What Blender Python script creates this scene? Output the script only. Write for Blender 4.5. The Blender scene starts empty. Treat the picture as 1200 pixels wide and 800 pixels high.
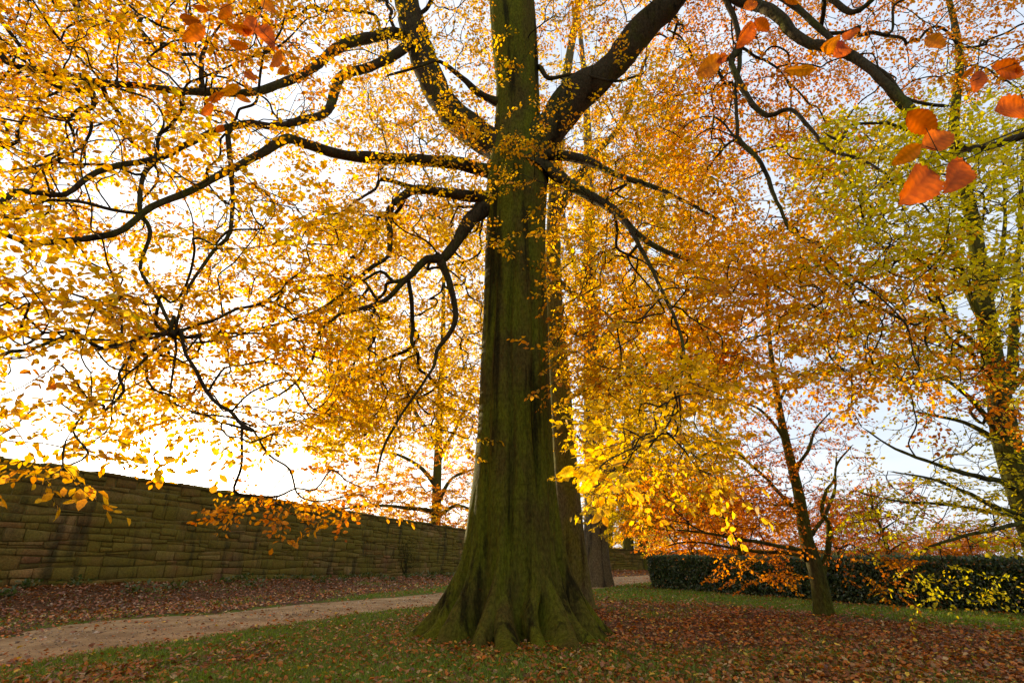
import bpy, math, random
import numpy as np
from mathutils import Vector

rng = np.random.default_rng(7)
random.seed(7)
scene = bpy.context.scene
COL = scene.collection

# ------------------------------------------------------------------ camera
CAM_H = 1.4
FPX = 600.0
TILT = math.atan(250 / FPX)
ct, st = math.cos(TILT), math.sin(TILT)
cam_d = bpy.data.cameras.new('camera')
cam = bpy.data.objects.new('camera', cam_d)
COL.objects.link(cam)
cam.location = (0, 0, CAM_H)
cam.rotation_euler = (math.pi / 2 + TILT, 0, 0)
cam_d.sensor_width = 36
cam_d.lens = FPX * 36 / 1200
cam_d.clip_start = 0.05
cam_d.clip_end = 5000
cam_d.dof.use_dof = True
cam_d.dof.focus_distance = 10
cam_d.dof.aperture_fstop = 8
scene.camera = cam


def ray(px, py):
    u = (np.asarray(px, float) - 600) / FPX
    v = (400 - np.asarray(py, float)) / FPX
    return np.stack([u, ct - st * v, st + ct * v], -1)


def at(px, py, Y):
    """point seen in direction (px, py) that stands Y metres ahead"""
    r = ray(px, py)
    s = np.asarray(Y, float) / np.maximum(r[..., 1], 0.08)
    p = r * s[..., None]
    p[..., 2] += CAM_H
    return p


def scale_at(px, py, Y):
    r = ray(px, py)
    return np.asarray(Y, float) / np.maximum(r[..., 1], 0.08)


# ------------------------------------------------------------------ noise
def _hash(ix, iy, iz, seed):
    h = (ix * 374761393 + iy * 668265263 + iz * 2147483647 + seed * 1274126177) & 0xFFFFFFFF
    h = ((h ^ (h >> 13)) * 1274126177) & 0xFFFFFFFF
    h = h ^ (h >> 16)
    return (h & 0xFFFF) / 65535.0


def vnoise(P, seed=0):
    P = np.asarray(P, float)
    i = np.floor(P).astype(np.int64)
    f = P - i
    f = f * f * (3 - 2 * f)
    out = 0
    for dx in (0, 1):
        for dy in (0, 1):
            for dz in (0, 1):
                w = (f[..., 0] if dx else 1 - f[..., 0]) * (f[..., 1] if dy else 1 - f[..., 1]) * (f[..., 2] if dz else 1 - f[..., 2])
                out = out + w * _hash(i[..., 0] + dx, i[..., 1] + dy, i[..., 2] + dz, seed)
    return out


def fbm(P, seed=0, octv=3):
    P = np.asarray(P, float)
    t, a, n = 0, 1.0, 0
    for o in range(octv):
        t = t + a * vnoise(P * (2 ** o), seed + o)
        n += a
        a *= .5
    return t / n


def n2(X, Y, sc, seed=0, octv=3):
    return fbm(np.stack([X * sc, Y * sc, np.full_like(np.asarray(X, float), seed * 3.7)], -1), seed, octv)


def sstep(a, b, x):
    t = np.clip((x - a) / (b - a), 0, 1)
    return t * t * (3 - 2 * t)


# ------------------------------------------------------------------ mesh helpers
def make_mesh(name, V, quads=None, tris=None, mats=(), col=None, smooth=False, parent=None, base=None):
    V = np.asarray(V, np.float32).reshape(-1, 3)
    if base is not None:
        V = V - np.asarray(base, np.float32)
    me = bpy.data.meshes.new(name)
    loops, starts, tot = [], [], 0
    nq = 0
    if quads is not None and len(quads):
        q = np.asarray(quads, np.int32).reshape(-1, 4)
        loops.append(q.ravel())
        starts.append(np.arange(len(q), dtype=np.int32) * 4)
        tot = len(q) * 4
        nq = len(q)
    nt = 0
    if tris is not None and len(tris):
        t = np.asarray(tris, np.int32).reshape(-1, 3)
        loops.append(t.ravel())
        starts.append(tot + np.arange(len(t), dtype=np.int32) * 3)
        nt = len(t)
    L = np.concatenate(loops)
    S = np.concatenate(starts)
    me.vertices.add(len(V))
    me.vertices.foreach_set('co', V.ravel())
    me.loops.add(len(L))
    me.loops.foreach_set('vertex_index', L)
    me.polygons.add(nq + nt)
    me.polygons.foreach_set('loop_start', S)
    if smooth:
        me.polygons.foreach_set('use_smooth', np.ones(nq + nt, dtype=bool))
    me.update(calc_edges=True)
    if col is not None:
        a = me.color_attributes.new('col', 'FLOAT_COLOR', 'POINT')
        c = np.ones((len(V), 4), np.float32)
        c[:, :col.shape[1]] = col
        a.data.foreach_set('color', c.ravel())
    for m in (mats if isinstance(mats, (list, tuple)) else [mats]):
        me.materials.append(m)
    o = bpy.data.objects.new(name, me)
    COL.objects.link(o)
    if parent is not None:
        o.parent = parent
    return o


def empty(name, loc, label, cat, group=None):
    o = bpy.data.objects.new(name, None)
    COL.objects.link(o)
    o.location = loc
    o.empty_display_size = 0.3
    o['label'] = label
    o['category'] = cat
    if group:
        o['group'] = group
    return o


def tag(o, label=None, cat=None, group=None, kind=None):
    for k, v in (('label', label), ('category', cat), ('group', group), ('kind', kind)):
        if v:
            o[k] = v
    return o


def tube(P, R, sides, wob=0.0, seed=0):
    """rings along a polyline, quads only; end collapses by radius"""
    P = np.asarray(P, float)
    R = np.asarray(R, float)
    n = len(P)
    T = np.gradient(P, axis=0)
    T /= np.linalg.norm(T, axis=1, keepdims=True) + 1e-9
    ref = np.array([0.31, 0.17, 0.94])
    if abs(T.mean(0) @ ref) > .93:
        ref = np.array([0.9, 0.3, 0.1])
    A = np.cross(T, ref)
    A /= np.linalg.norm(A, axis=1, keepdims=True) + 1e-9
    B = np.cross(T, A)
    th = np.arange(sides) * 2 * math.pi / sides
    rr = R[:, None] * np.ones((1, sides))
    if wob:
        Q = P[:, None, :] + R[:, None, None] * (A[:, None, :] * np.cos(th)[None, :, None] + B[:, None, :] * np.sin(th)[None, :, None])
        rr = rr * (1 + wob * (fbm(Q * (0.55 / max(R.max(), .02)), seed, 3) - .5) * 2)
    V = P[:, None, :] + rr[..., None] * (A[:, None, :] * np.cos(th)[None, :, None] + B[:, None, :] * np.sin(th)[None, :, None])
    i = np.arange(n - 1)[:, None] * sides
    j = np.arange(sides)[None, :]
    k = (j + 1) % sides
    Q = np.stack([i + j, i + k, i + sides + k, i + sides + j], -1).reshape(-1, 4)
    return V.reshape(-1, 3), Q


class Bag:
    def __init__(s):
        s.V, s.Q, s.T, s.C, s.n = [], [], [], [], 0

    def add(s, V, Q=None, T=None, C=None):
        V = np.asarray(V, float).reshape(-1, 3)
        if Q is not None and len(Q):
            s.Q.append(np.asarray(Q).reshape(-1, 4) + s.n)
        if T is not None and len(T):
            s.T.append(np.asarray(T).reshape(-1, 3) + s.n)
        s.V.append(V)
        if C is not None:
            s.C.append(np.broadcast_to(np.asarray(C, float), (len(V), 3)) if np.ndim(C) == 1 else C)
        s.n += len(V)

    def build(s, name, mats, parent=None, base=None, smooth=False):
        return make_mesh(name, np.concatenate(s.V), np.concatenate(s.Q) if s.Q else None,
                         np.concatenate(s.T) if s.T else None, mats,
                         np.concatenate(s.C) if s.C else None, smooth, parent, base)


def smooth_path(P, step):
    """Catmull-Rom through the points, resampled about every step"""
    P = np.asarray(P, float)
    X = np.vstack([2 * P[0] - P[1], P, 2 * P[-1] - P[-2]])
    out = []
    for i in range(1, len(X) - 2):
        p0, p1, p2, p3 = X[i - 1], X[i], X[i + 1], X[i + 2]
        m = max(2, int(math.ceil(np.linalg.norm((p2 - p1)[:3]) / step)))
        for k in range(m):
            t = k / m
            out.append(.5 * ((2 * p1) + (-p0 + p2) * t + (2 * p0 - 5 * p1 + 4 * p2 - p3) * t * t + (-p0 + 3 * p1 - 3 * p2 + p3) * t ** 3))
    out.append(P[-1])
    return np.array(out)


# ------------------------------------------------------------------ materials
def new_mat(name):
    m = bpy.data.materials.new(name)
    m.use_nodes = True
    nt = m.node_tree
    nt.nodes.clear()
    out = nt.nodes.new('ShaderNodeOutputMaterial')
    return m, nt, out


class N:
    """tiny node helper"""
    def __init__(s, nt):
        s.nt = nt

    def node(s, t, **kw):
        n = s.nt.nodes.new(t)
        for k, v in kw.items():
            setattr(n, k, v)
        return n

    def link(s, a, b):
        s.nt.links.new(a, b)

    def setin(s, sock, v):
        if hasattr(v, 'is_output'):
            s.link(v, sock)
        else:
            sock.default_value = v

    def pos(s):
        return s.node('ShaderNodeNewGeometry').outputs['Position']

    def mapping(s, vec, scale=(1, 1, 1)):
        n = s.node('ShaderNodeMapping')
        s.link(vec, n.inputs['Vector'])
        n.inputs['Scale'].default_value = scale
        return n.outputs[0]

    def noise(s, vec, scale, detail=4, rough=.55, dist=0):
        n = s.node('ShaderNodeTexNoise')
        if vec is not None:
            s.link(vec, n.inputs['Vector'])
        n.inputs['Scale'].default_value = scale
        n.inputs['Detail'].default_value = detail
        n.inputs['Roughness'].default_value = rough
        n.inputs['Distortion'].default_value = dist
        return n.outputs['Fac']

    def ramp(s, f, a, b):
        n = s.node('ShaderNodeMapRange', interpolation_type='SMOOTHSTEP')
        s.link(f, n.inputs['Value'])
        n.inputs['From Min'].default_value = a
        n.inputs['From Max'].default_value = b
        return n.outputs['Result']

    def math(s, op, a, b=0.0):
        n = s.node('ShaderNodeMath', operation=op)
        s.setin(n.inputs[0], a)
        s.setin(n.inputs[1], b)
        return n.outputs[0]

    def mix(s, f, a, b, mode='MIX'):
        n = s.node('ShaderNodeMix', data_type='RGBA', blend_type=mode)
        s.setin(n.inputs['Factor'], f)
        for sock, v in ((n.inputs['A'], a), (n.inputs['B'], b)):
            if isinstance(v, tuple):
                v = (*v[:3], 1)
            s.setin(sock, v)
        return n.outputs['Result']

    def attr(s, name='col'):
        return s.node('ShaderNodeAttribute', attribute_name=name).outputs['Color']

    def bump(s, h, strength=.5, dist=.02):
        n = s.node('ShaderNodeBump')
        s.link(h, n.inputs['Height'])
        n.inputs['Strength'].default_value = strength
        n.inputs['Distance'].default_value = dist
        return n.outputs[0]

    def principled(s, out, color, rough=.85, normal=None, spec=.25):
        n = s.node('ShaderNodeBsdfPrincipled')
        s.setin(n.inputs['Base Color'], color)
        s.setin(n.inputs['Roughness'], rough)
        n.inputs['Specular IOR Level'].default_value = spec
        if normal is not None:
            s.link(normal, n.inputs['Normal'])
        s.link(n.outputs[0], out.inputs['Surface'])
        return n


def leaf_material(name, trans=.64, gloss=.015):
    m, nt, out = new_mat(name)
    h = N(nt)
    c = h.attr()
    p = h.pos()
    nz = h.noise(p, 55, 2)
    c2 = h.mix(h.ramp(nz, .35, .75), c, h.mix(1.0, c, (.72, .62, .5), 'MULTIPLY'))
    d = h.node('ShaderNodeBsdfDiffuse')
    t = h.node('ShaderNodeBsdfTranslucent')
    g = h.node('ShaderNodeBsdfGlossy')
    g.inputs['Roughness'].default_value = .45
    h.link(c2, d.inputs['Color'])
    sat = h.node('ShaderNodeHueSaturation')
    sat.inputs['Saturation'].default_value = 1.08
    sat.inputs['Value'].default_value = 1.2
    h.link(c2, sat.inputs['Color'])
    h.link(sat.outputs[0], t.inputs['Color'])
    m1 = h.node('ShaderNodeMixShader')
    m1.inputs[0].default_value = trans
    h.link(d.outputs[0], m1.inputs[1])
    h.link(t.outputs[0], m1.inputs[2])
    m2 = h.node('ShaderNodeMixShader')
    m2.inputs[0].default_value = gloss
    h.link(m1.outputs[0], m2.inputs[1])
    h.link(g.outputs[0], m2.inputs[2])
    h.link(m2.outputs[0], out.inputs['Surface'])
    return m


def bark_material(name, bark, moss, streak, moss_lo=.38, moss_hi=.62, sz=1.0, bump=.6):
    m, nt, out = new_mat(name)
    h = N(nt)
    p = h.pos()
    tall = h.mapping(p, (1, 1, .07))
    wide = h.mapping(p, (1, 1, .35))
    n_moss = h.noise(wide, 1.5 * sz, 6, .6)
    n_st = h.noise(tall, 2.6 * sz, 6, .6, .3)
    n_fine = h.noise(h.mapping(p, (1, 1, .4)), 26 * sz, 5, .65)
    n_pl = h.noise(p, 7 * sz, 5, .6)
    c = h.mix(h.ramp(n_moss, moss_lo, moss_hi), bark, moss)
    c = h.mix(h.math('MULTIPLY', h.ramp(n_st, .52, .66), .88), c, streak)
    c = h.mix(h.math('MULTIPLY', h.ramp(n_pl, .55, .75), .35), c, tuple(x * 1.7 for x in bark))
    c = h.mix(h.ramp(n_fine, .3, .7), h.mix(1.0, c, (.55, .55, .55), 'MULTIPLY'), h.mix(1.0, c, (1.25, 1.25, 1.2), 'MULTIPLY'))
    n_h = h.noise(h.mapping(p, (1, 1, 7)), 2.2 * sz, 5, .6, .5)
    c = h.mix(h.math('MULTIPLY', h.ramp(n_h, .56, .68), .4), c, h.mix(1.0, c, (.5, .5, .5), 'MULTIPLY'))
    hh = h.math('ADD', h.math('MULTIPLY', h.math('ADD', n_fine, n_h), .5), h.math('ADD', h.math('MULTIPLY', n_st, 1.1), n_pl))
    h.principled(out, c, .9, h.bump(hh, bump, .035 / sz), .03)
    return m


M_LEAF = leaf_material('autumn_leaf')
M_LITTER = leaf_material('fallen_leaf', .2, .06)
M_HEDGE = leaf_material('hedge_leaf', .25, .08)
M_GRASS = leaf_material('grass_blade', .35, .04)
M_BARK_MAIN = bark_material('mossy_beech_bark', (.078, .06, .014), (.10, .105, .008), (.014, .012, .005), .33, .59)
M_BARK_LIMB = bark_material('beech_limb_bark', (.05, .038, .02), (.06, .064, .012), (.014, .012, .006), .45, .68)
M_BARK_OLIVE = bark_material('olive_bark', (.07, .06, .024), (.088, .09, .013), (.025, .022, .01), .3, .6)
M_BARK_PALE = bark_material('pale_mossy_bark', (.13, .11, .05), (.15, .145, .026), (.035, .03, .013), .35, .62)
M_BARK_GREY = bark_material('grey_bark', (.15, .115, .062), (.11, .1, .03), (.045, .038, .028), .5, .8)
M_TWIG = bark_material('twig_bark', (.04, .032, .02), (.052, .052, .016), (.018, .015, .01), .45, .65, 2.0, .3)

# ------------------------------------------------------------------ terrain
W0, W1, W2 = np.array([-16.2, 18.0]), np.array([-3.5, 45.8]), np.array([11.5, 56.5])
WALL = np.array([W0 - (W1 - W0) / np.linalg.norm(W1 - W0) * 24, W0, W1, W2, [28, 66], [60, 84]])
WALL_TOP = np.array([4.35, 4.2, 3.25, 1.85, 1.9, 1.9])


def polydist(X, Y, L):
    """unsigned distance to polyline and Y-param (arc length)"""
    X, Y = np.asarray(X, float), np.asarray(Y, float)
    best = np.full(X.shape, 1e9)
    arc = np.zeros(X.shape)
    side = np.zeros(X.shape)
    acc = 0
    for a, b in zip(L[:-1], L[1:]):
        d = b - a
        ln = np.linalg.norm(d)
        t = np.clip(((X - a[0]) * d[0] + (Y - a[1]) * d[1]) / ln ** 2, 0, 1)
        dx, dy = X - a[0] - t * d[0], Y - a[1] - t * d[1]
        q = np.hypot(dx, dy)
        m = q < best
        best = np.where(m, q, best)
        arc = np.where(m, acc + t * ln, arc)
        side = np.where(m, np.sign(d[0] * dy - d[1] * dx), side)
        acc += ln
    return best, arc, side


def H0(X, Y):
    X, Y = np.asarray(X, float), np.asarray(Y, float)
    d, arc, side = polydist(X, Y, WALL)
    fade = 1 - sstep(14, 44, Y)
    bank = .45 * np.where(side > 0, 1, 1 - sstep(.8, 5.0, d)) * fade
    und = .05 * (n2(X, Y, .35, 3, 2) - .5) * np.clip(np.hypot(X, Y) / 6, 0, 1)
    return bank + und


def gnd(px, py):
    r = ray(px, py)
    s = CAM_H / -r[2]
    for _ in range(40):
        z = float(H0(r[0] * s, r[1] * s))
        s = .5 * s + .5 * (CAM_H - z) / -r[2]
    return np.array([r[0] * s, r[1] * s, float(H0(r[0] * s, r[1] * s))])


# path edges traced from where they lie on the ground
lo = [(0, 780), (135, 763), (202, 749), (304, 733), (400, 719), (525, 706), (620, 696), (700, 686), (745, 680), (775, 677)]
up = [(0, 744), (101, 731), (202, 718), (304, 713), (400, 703), (525, 694), (620, 686), (700, 678), (745, 674.5), (775, 673)]
PL = np.array([gnd(*p)[:2] for p in lo])
PU = np.array([gnd(*p)[:2] for p in up])
PC = (PL + PU) / 2
PW = np.linalg.norm(PL - PU, axis=1) / 2 * .92
PW = np.clip(PW, .9, 2.6)
PC = np.vstack([PC[0] + (PC[0] - PC[2]) * 1.6, PC, PC[-1] + (PC[-1] - PC[-2]) * 3])
PW = np.concatenate([[PW[0]], PW, [PW[-1]]])
_pc = smooth_path(np.c_[PC, PW], .6)
PC, PW = _pc[:, :2], _pc[:, 2]
_alen = np.concatenate([[0], np.cumsum(np.linalg.norm(np.diff(PC, axis=0), axis=1))])


def path_mask(X, Y):
    """signed: 1 at the middle, 0 at the edge, negative outside (in units of half widths)"""
    shp = np.shape(X)
    X, Y = np.asarray(X, float).ravel(), np.asarray(Y, float).ravel()
    d = np.full(X.shape, 99.)
    idx = np.zeros(X.shape, int)
    near = (X > -30) & (X < 40) & (Y > -15) & (Y < 90)
    if near.any():
        ii = np.nonzero(near)[0]
        for k in range(0, len(ii), 20000):
            s = ii[k:k + 20000]
            q = (X[s][:, None] - PC[:, 0]) ** 2 + (Y[s][:, None] - PC[:, 1]) ** 2
            idx[s] = q.argmin(1)
            d[s] = np.sqrt(q.min(1))
    return ((1 - d / PW[idx]).reshape(shp), ((d - PW[idx])).reshape(shp))


HEDGE_A, HEDGE_B = gnd(762, 688)[:2], gnd(1200, 720)[:2]
_hd = (HEDGE_B - HEDGE_A) / np.linalg.norm(HEDGE_B - HEDGE_A)
HEDGE_B2 = HEDGE_B + _hd * 12
HEDGE_L = np.array([HEDGE_A, HEDGE_B2])


def grassy(X, Y):
    pm, pd = path_mask(X, Y)
    n = n2(X, Y, .55, 11, 4)
    hd, _, _ = polydist(X, Y, HEDGE_L)
    g = .8 * np.exp(-((pd - .5) / 1.1) ** 2) * (Y < 40)
    left = polydist(X, Y, WALL)[0] < 9.5 - .12 * np.clip(Y - 10, 0, 40)
    g = np.where(left & (pd > 0), g * .05, g)
    g = np.maximum(g, 1.7 * np.exp(-((hd - 2.2) / 1.5) ** 2) * (X > 2))
    g = np.maximum(g, .75 * np.exp(-(np.hypot((X - 5.0) / 2.2, (Y - 22.5) / 5.5)) ** 2))
    g = np.maximum(g, .55 * np.exp(-(np.hypot((X + 2.4) / 2.6, (Y - 10.5) / 3.2)) ** 2))
    g = np.maximum(g, .6 * np.exp(-(np.hypot((X + 1.0) / 5, (Y - 7.4) / 2.2)) ** 2))
    g = g + (n - .5) * 1.4 + .1
    return np.clip(g, 0, 1)


TRUNK_Y = float(gnd(600, 748)[1]) + .35


def HG(X, Y):
    pm, _ = path_mask(X, Y)
    X, Y = np.asarray(X, float), np.asarray(Y, float)
    mound = .06 * np.exp(-((np.hypot(X, Y - TRUNK_Y) - 1.2) / .75) ** 2) * (.4 + 1.2 * n2(X, Y, 1.6, 33, 3))
    return mound + H0(X, Y) - .09 * sstep(-.02, .25, pm + .25 * (n2(X, Y, 1.3, 5, 3) - .5)) + .025 * (n2(X, Y, 1.7, 9, 3) - .5)


gx = np.concatenate([[-900, -500, -250, -120], np.arange(-60, -26, 3), np.arange(-26, 22, .25), np.arange(22, 60, 3), [80, 150, 300, 500, 900]])
gy = np.concatenate([[-300, -120, -50], np.arange(-20, 2, 2), np.arange(2, 34, .22), np.arange(34, 70, .6), np.arange(70, 110, 5), [130, 180, 260, 400, 700, 1400]])
GX, GY = np.meshgrid(gx, gy, indexing='ij')
GZ = HG(GX, GY)
gr = grassy(GX, GY)
nx, ny = GX.shape
ii = (np.arange(nx - 1)[:, None] * ny + np.arange(ny - 1)[None, :])
GQ = np.stack([ii, ii + ny, ii + ny + 1, ii + 1], -1).reshape(-1, 4)

m, nt, out = new_mat('lawn_soil')
h = N(nt)
p = h.pos()
ga = h.node('ShaderNodeSeparateColor')
h.link(h.attr(), ga.inputs[0])
n1 = h.noise(p, 9, 6, .65)
n_b = h.noise(p, 38, 4, .6)
n_c = h.noise(p, 2.2, 4)
soil = h.mix(h.ramp(n1, .35, .65), (.055, .032, .016), (.13, .055, .02))
soil = h.mix(h.ramp(n_b, .5, .7), soil, (.17, .085, .035))
grass = h.mix(h.ramp(n_b, .3, .7), (.05, .085, .008), (.12, .17, .016))
grass = h.mix(h.ramp(n_c, .4, .65), grass, (.13, .125, .018))
f = h.ramp(h.math('ADD', ga.outputs[0], h.math('MULTIPLY', h.math('SUBTRACT', n1, .5), .7)), .3, .62)
c = h.mix(f, soil, grass)
h.principled(out, c, .95, h.bump(h.math('ADD', n1, n_b), .9, .06), .1)
ground = make_mesh('ground', np.stack([GX, GY, GZ], -1), GQ, None, m, np.stack([gr, gr, gr], -1).reshape(-1, 3), True)
tag(ground, kind='structure')

# path: own sheet, its edges dipping under the turf
m, nt, out = new_mat('trodden_earth')
h = N(nt)
p = h.pos()
n1 = h.noise(p, 1.1, 6, .6)
n_b = h.noise(p, 22, 6, .7)
n_c = h.noise(p, 75, 3, .6)
c = h.mix(h.ramp(n1, .35, .68), (.24, .15, .06), (.44, .30, .14))
c = h.mix(h.math('MULTIPLY', h.ramp(n_b, .48, .7), .6), c, (.15, .095, .055))
c = h.mix(h.math('MULTIPLY', h.ramp(n_c, .58, .7), .6), c, (.46, .36, .27))
h.principled(out, c, .92, h.bump(h.math('ADD', n_b, h.math('MULTIPLY', n_c, .6)), .8, .03), .15)
tg = np.gradient(PC, axis=0)
tg /= np.linalg.norm(tg, axis=1, keepdims=True)
nr = np.stack([-tg[:, 1], tg[:, 0]], -1)
ts = np.linspace(-1.35, 1.35, 25)
XY = PC[:, None, :] + nr[:, None, :] * (ts[None, :, None] * PW[:, None, None])
pz = H0(XY[..., 0], XY[..., 1]) - .035 - .11 * np.clip(np.abs(ts)[None, :] - .9, 0, 1) + .02 * (n2(XY[..., 0], XY[..., 1], .9, 21, 3) - .5)
n_, m_ = XY.shape[:2]
ii = np.arange(n_ - 1)[:, None] * m_ + np.arange(m_ - 1)[None, :]
path_o = make_mesh('path', np.concatenate([XY, pz[..., None]], -1), np.stack([ii, ii + 1, ii + m_ + 1, ii + m_], -1)[..., ::-1].reshape(-1, 4), None, m, None, True)
tag(path_o, kind='structure')

# ------------------------------------------------------------------ leaves
# a folded six-vertex leaf: stalk end at the origin, pointing along +x, length 1
LEAF = np.array([[0, 0, 0], [.36, -.30, .10], [.74, -.23, .07], [1, 0, -.04], [.74, .23, .07], [.36, .30, .10], [.5, 0, 0]])
LQ = np.array([[0, 1, 2, 6], [6, 2, 3, 4], [0, 6, 4, 5]])


def rot_xyz(n, ax, ay, az):
    """n rotation matrices from angle arrays (x then y then z)"""
    cx, sx, cy, sy, cz, sz = np.cos(ax), np.sin(ax), np.cos(ay), np.sin(ay), np.cos(az), np.sin(az)
    R = np.empty((n, 3, 3))
    R[:, 0, 0] = cz * cy
    R[:, 0, 1] = cz * sy * sx - sz * cx
    R[:, 0, 2] = cz * sy * cx + sz * sx
    R[:, 1, 0] = sz * cy
    R[:, 1, 1] = sz * sy * sx + cz * cx
    R[:, 1, 2] = sz * sy * cx - cz * sx
    R[:, 2, 0] = -sy
    R[:, 2, 1] = cy * sx
    R[:, 2, 2] = cy * cx
    return R


def leaf_arrays(P, az, pitch, roll, size, fold=None):
    n = len(P)
    L = np.repeat(LEAF[None], n, 0).copy()
    if fold is not None:
        L[:, :, 2] *= fold[:, None]
    L[:, :, 1] *= rng.uniform(.85, 1.15, n)[:, None]
    R = rot_xyz(n, roll, pitch, az)
    return P[:, None, :] + np.einsum('nij,nkj->nki', R, L * size[:, None, None])


def spray_proto(r, length=.62, leaf=.089, nside=5, tw=.0028):
    """a flat beech spray along +x; returns leaf verts (n,7,3), twig verts, twig quads"""
    Ls, B = [], Bag()
    def twig(a, ang, ln, step, r0):
        n = max(3, int(ln / .08))
        pts, p, an = [np.array(a, float)], np.array(a, float), ang
        for k in range(n):
            an += r.uniform(-.22, .22)
            p = p + np.array([math.cos(an), math.sin(an), r.uniform(-.22, .12)]) * ln / n
            pts.append(p)
        pts = np.array(pts)
        B.add(*tube(pts, np.linspace(r0, .0013, len(pts)), 3))
        s = r.uniform(.01, .05)
        sd = 1
        while s < ln:
            f = s / ln * n
            i = min(int(f), n - 1)
            q = pts[i] + (pts[i + 1] - pts[i]) * (f - i)
            d = pts[i + 1] - pts[i]
            Ls.append((q, math.atan2(d[1], d[0]) + sd * r.uniform(.5, 1.1)))
            sd = -sd
            s += step * r.uniform(.7, 1.4)
        Ls.append((pts[-1], an))
        return pts
    main = twig((0, 0, 0), 0, length, .085, tw)
    sd = 1
    for k in range(nside):
        i = int((k + .6) / nside * (len(main) - 1))
        ln = length * (.55 - .07 * k) * r.uniform(.6, 1.15)
        twig(main[i], sd * r.uniform(.55, 1.0), max(.1, ln), .07, tw * .65)
        sd = -sd
    P = np.array([l[0] for l in Ls])
    n = len(P)
    size = leaf * r.uniform(.62, 1.2, n)
    V = leaf_arrays(P, np.array([l[1] for l in Ls]), r.normal(.28, .4, n), r.normal(0, .5, n), size, r.uniform(-.6, 1.6, n))
    return V, np.concatenate(B.V), np.concatenate(B.Q)


_r = np.random.default_rng(3)
PROTOS = {
    'near': [spray_proto(_r) for _ in range(18)],
    'mid': [spray_proto(_r, .75, .12, 4, .004) for _ in range(10)],
    'far': [spray_proto(_r, 1.0, .2, 3, .008) for _ in range(8)],
    'sparse': [spray_proto(_r, .55, .08, 2) for _ in range(10)],
}

PAL = {
    'gold': [(5, (.76, .42, .024)), (3, (.72, .34, .018)), (1.6, (.66, .24, .015)), (1.6, (.64, .46, .04)), (.5, (.5, .16, .013)), (.6, (.4, .4, .04))],
    'amber': [(4, (.70, .30, .016)), (3, (.66, .24, .014)), (2, (.70, .36, .022)), (1.5, (.5, .13, .013)), (.6, (.3, .08, .014))],
    'orange': [(4, (.64, .21, .012)), (3, (.70, .28, .015)), (2, (.54, .15, .012)), (1.2, (.38, .1, .016)), (.8, (.66, .33, .02))],
    'orange2': [(4, (.78, .34, .016)), (3, (.80, .42, .02)), (1.6, (.66, .23, .014)), (1.2, (.76, .5, .028))],
    'russet': [(4, (.56, .19, .02)), (3, (.66, .27, .018)), (2, (.40, .12, .018)), (1.5, (.70, .36, .02))],
    'lime': [(4, (.54, .56, .04)), (3, (.66, .58, .04)), (2, (.38, .44, .045)), (1.5, (.72, .48, .03))],
    'yellow': [(4, (.74, .44, .022)), (3, (.66, .44, .03)), (2, (.70, .34, .018)), (1, (.5, .42, .035))],
    'red': [(4, (.52, .14, .018)), (3, (.44, .11, .02)), (2, (.60, .21, .018)), (1, (.3, .08, .02))],
    'deep': [(3, (.58, .145, .009)), (3, (.50, .105, .009)), (1.5, (.64, .21, .012))],
    'olive': [(3, (.40, .33, .03)), (3, (.52, .36, .025)), (2, (.28, .27, .03)), (1.5, (.6, .3, .02))],
    'brown': [(3, (.22, .1, .035)), (3, (.3, .13, .03)), (2, (.16, .09, .04)), (1, (.36, .19, .04))],
}


for _k in list(PAL):
    PAL[_k] = [(a, tuple(min(.9, x ** .72) if i == 0 else (x ** .9 if i == 1 else x * .6) for i, x in enumerate(c))) for a, c in PAL[_k]]
PAL['brown'] = [(3, (.22, .1, .035)), (3, (.3, .13, .03)), (2, (.16, .09, .04)), (1, (.36, .19, .04))]


def pick_cols(pal, n, r):
    w = np.array([a for a, _ in PAL[pal]], float)
    c = np.array([b for _, b in PAL[pal]])
    return c[r.choice(len(w), n, p=w / w.sum())]


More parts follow.
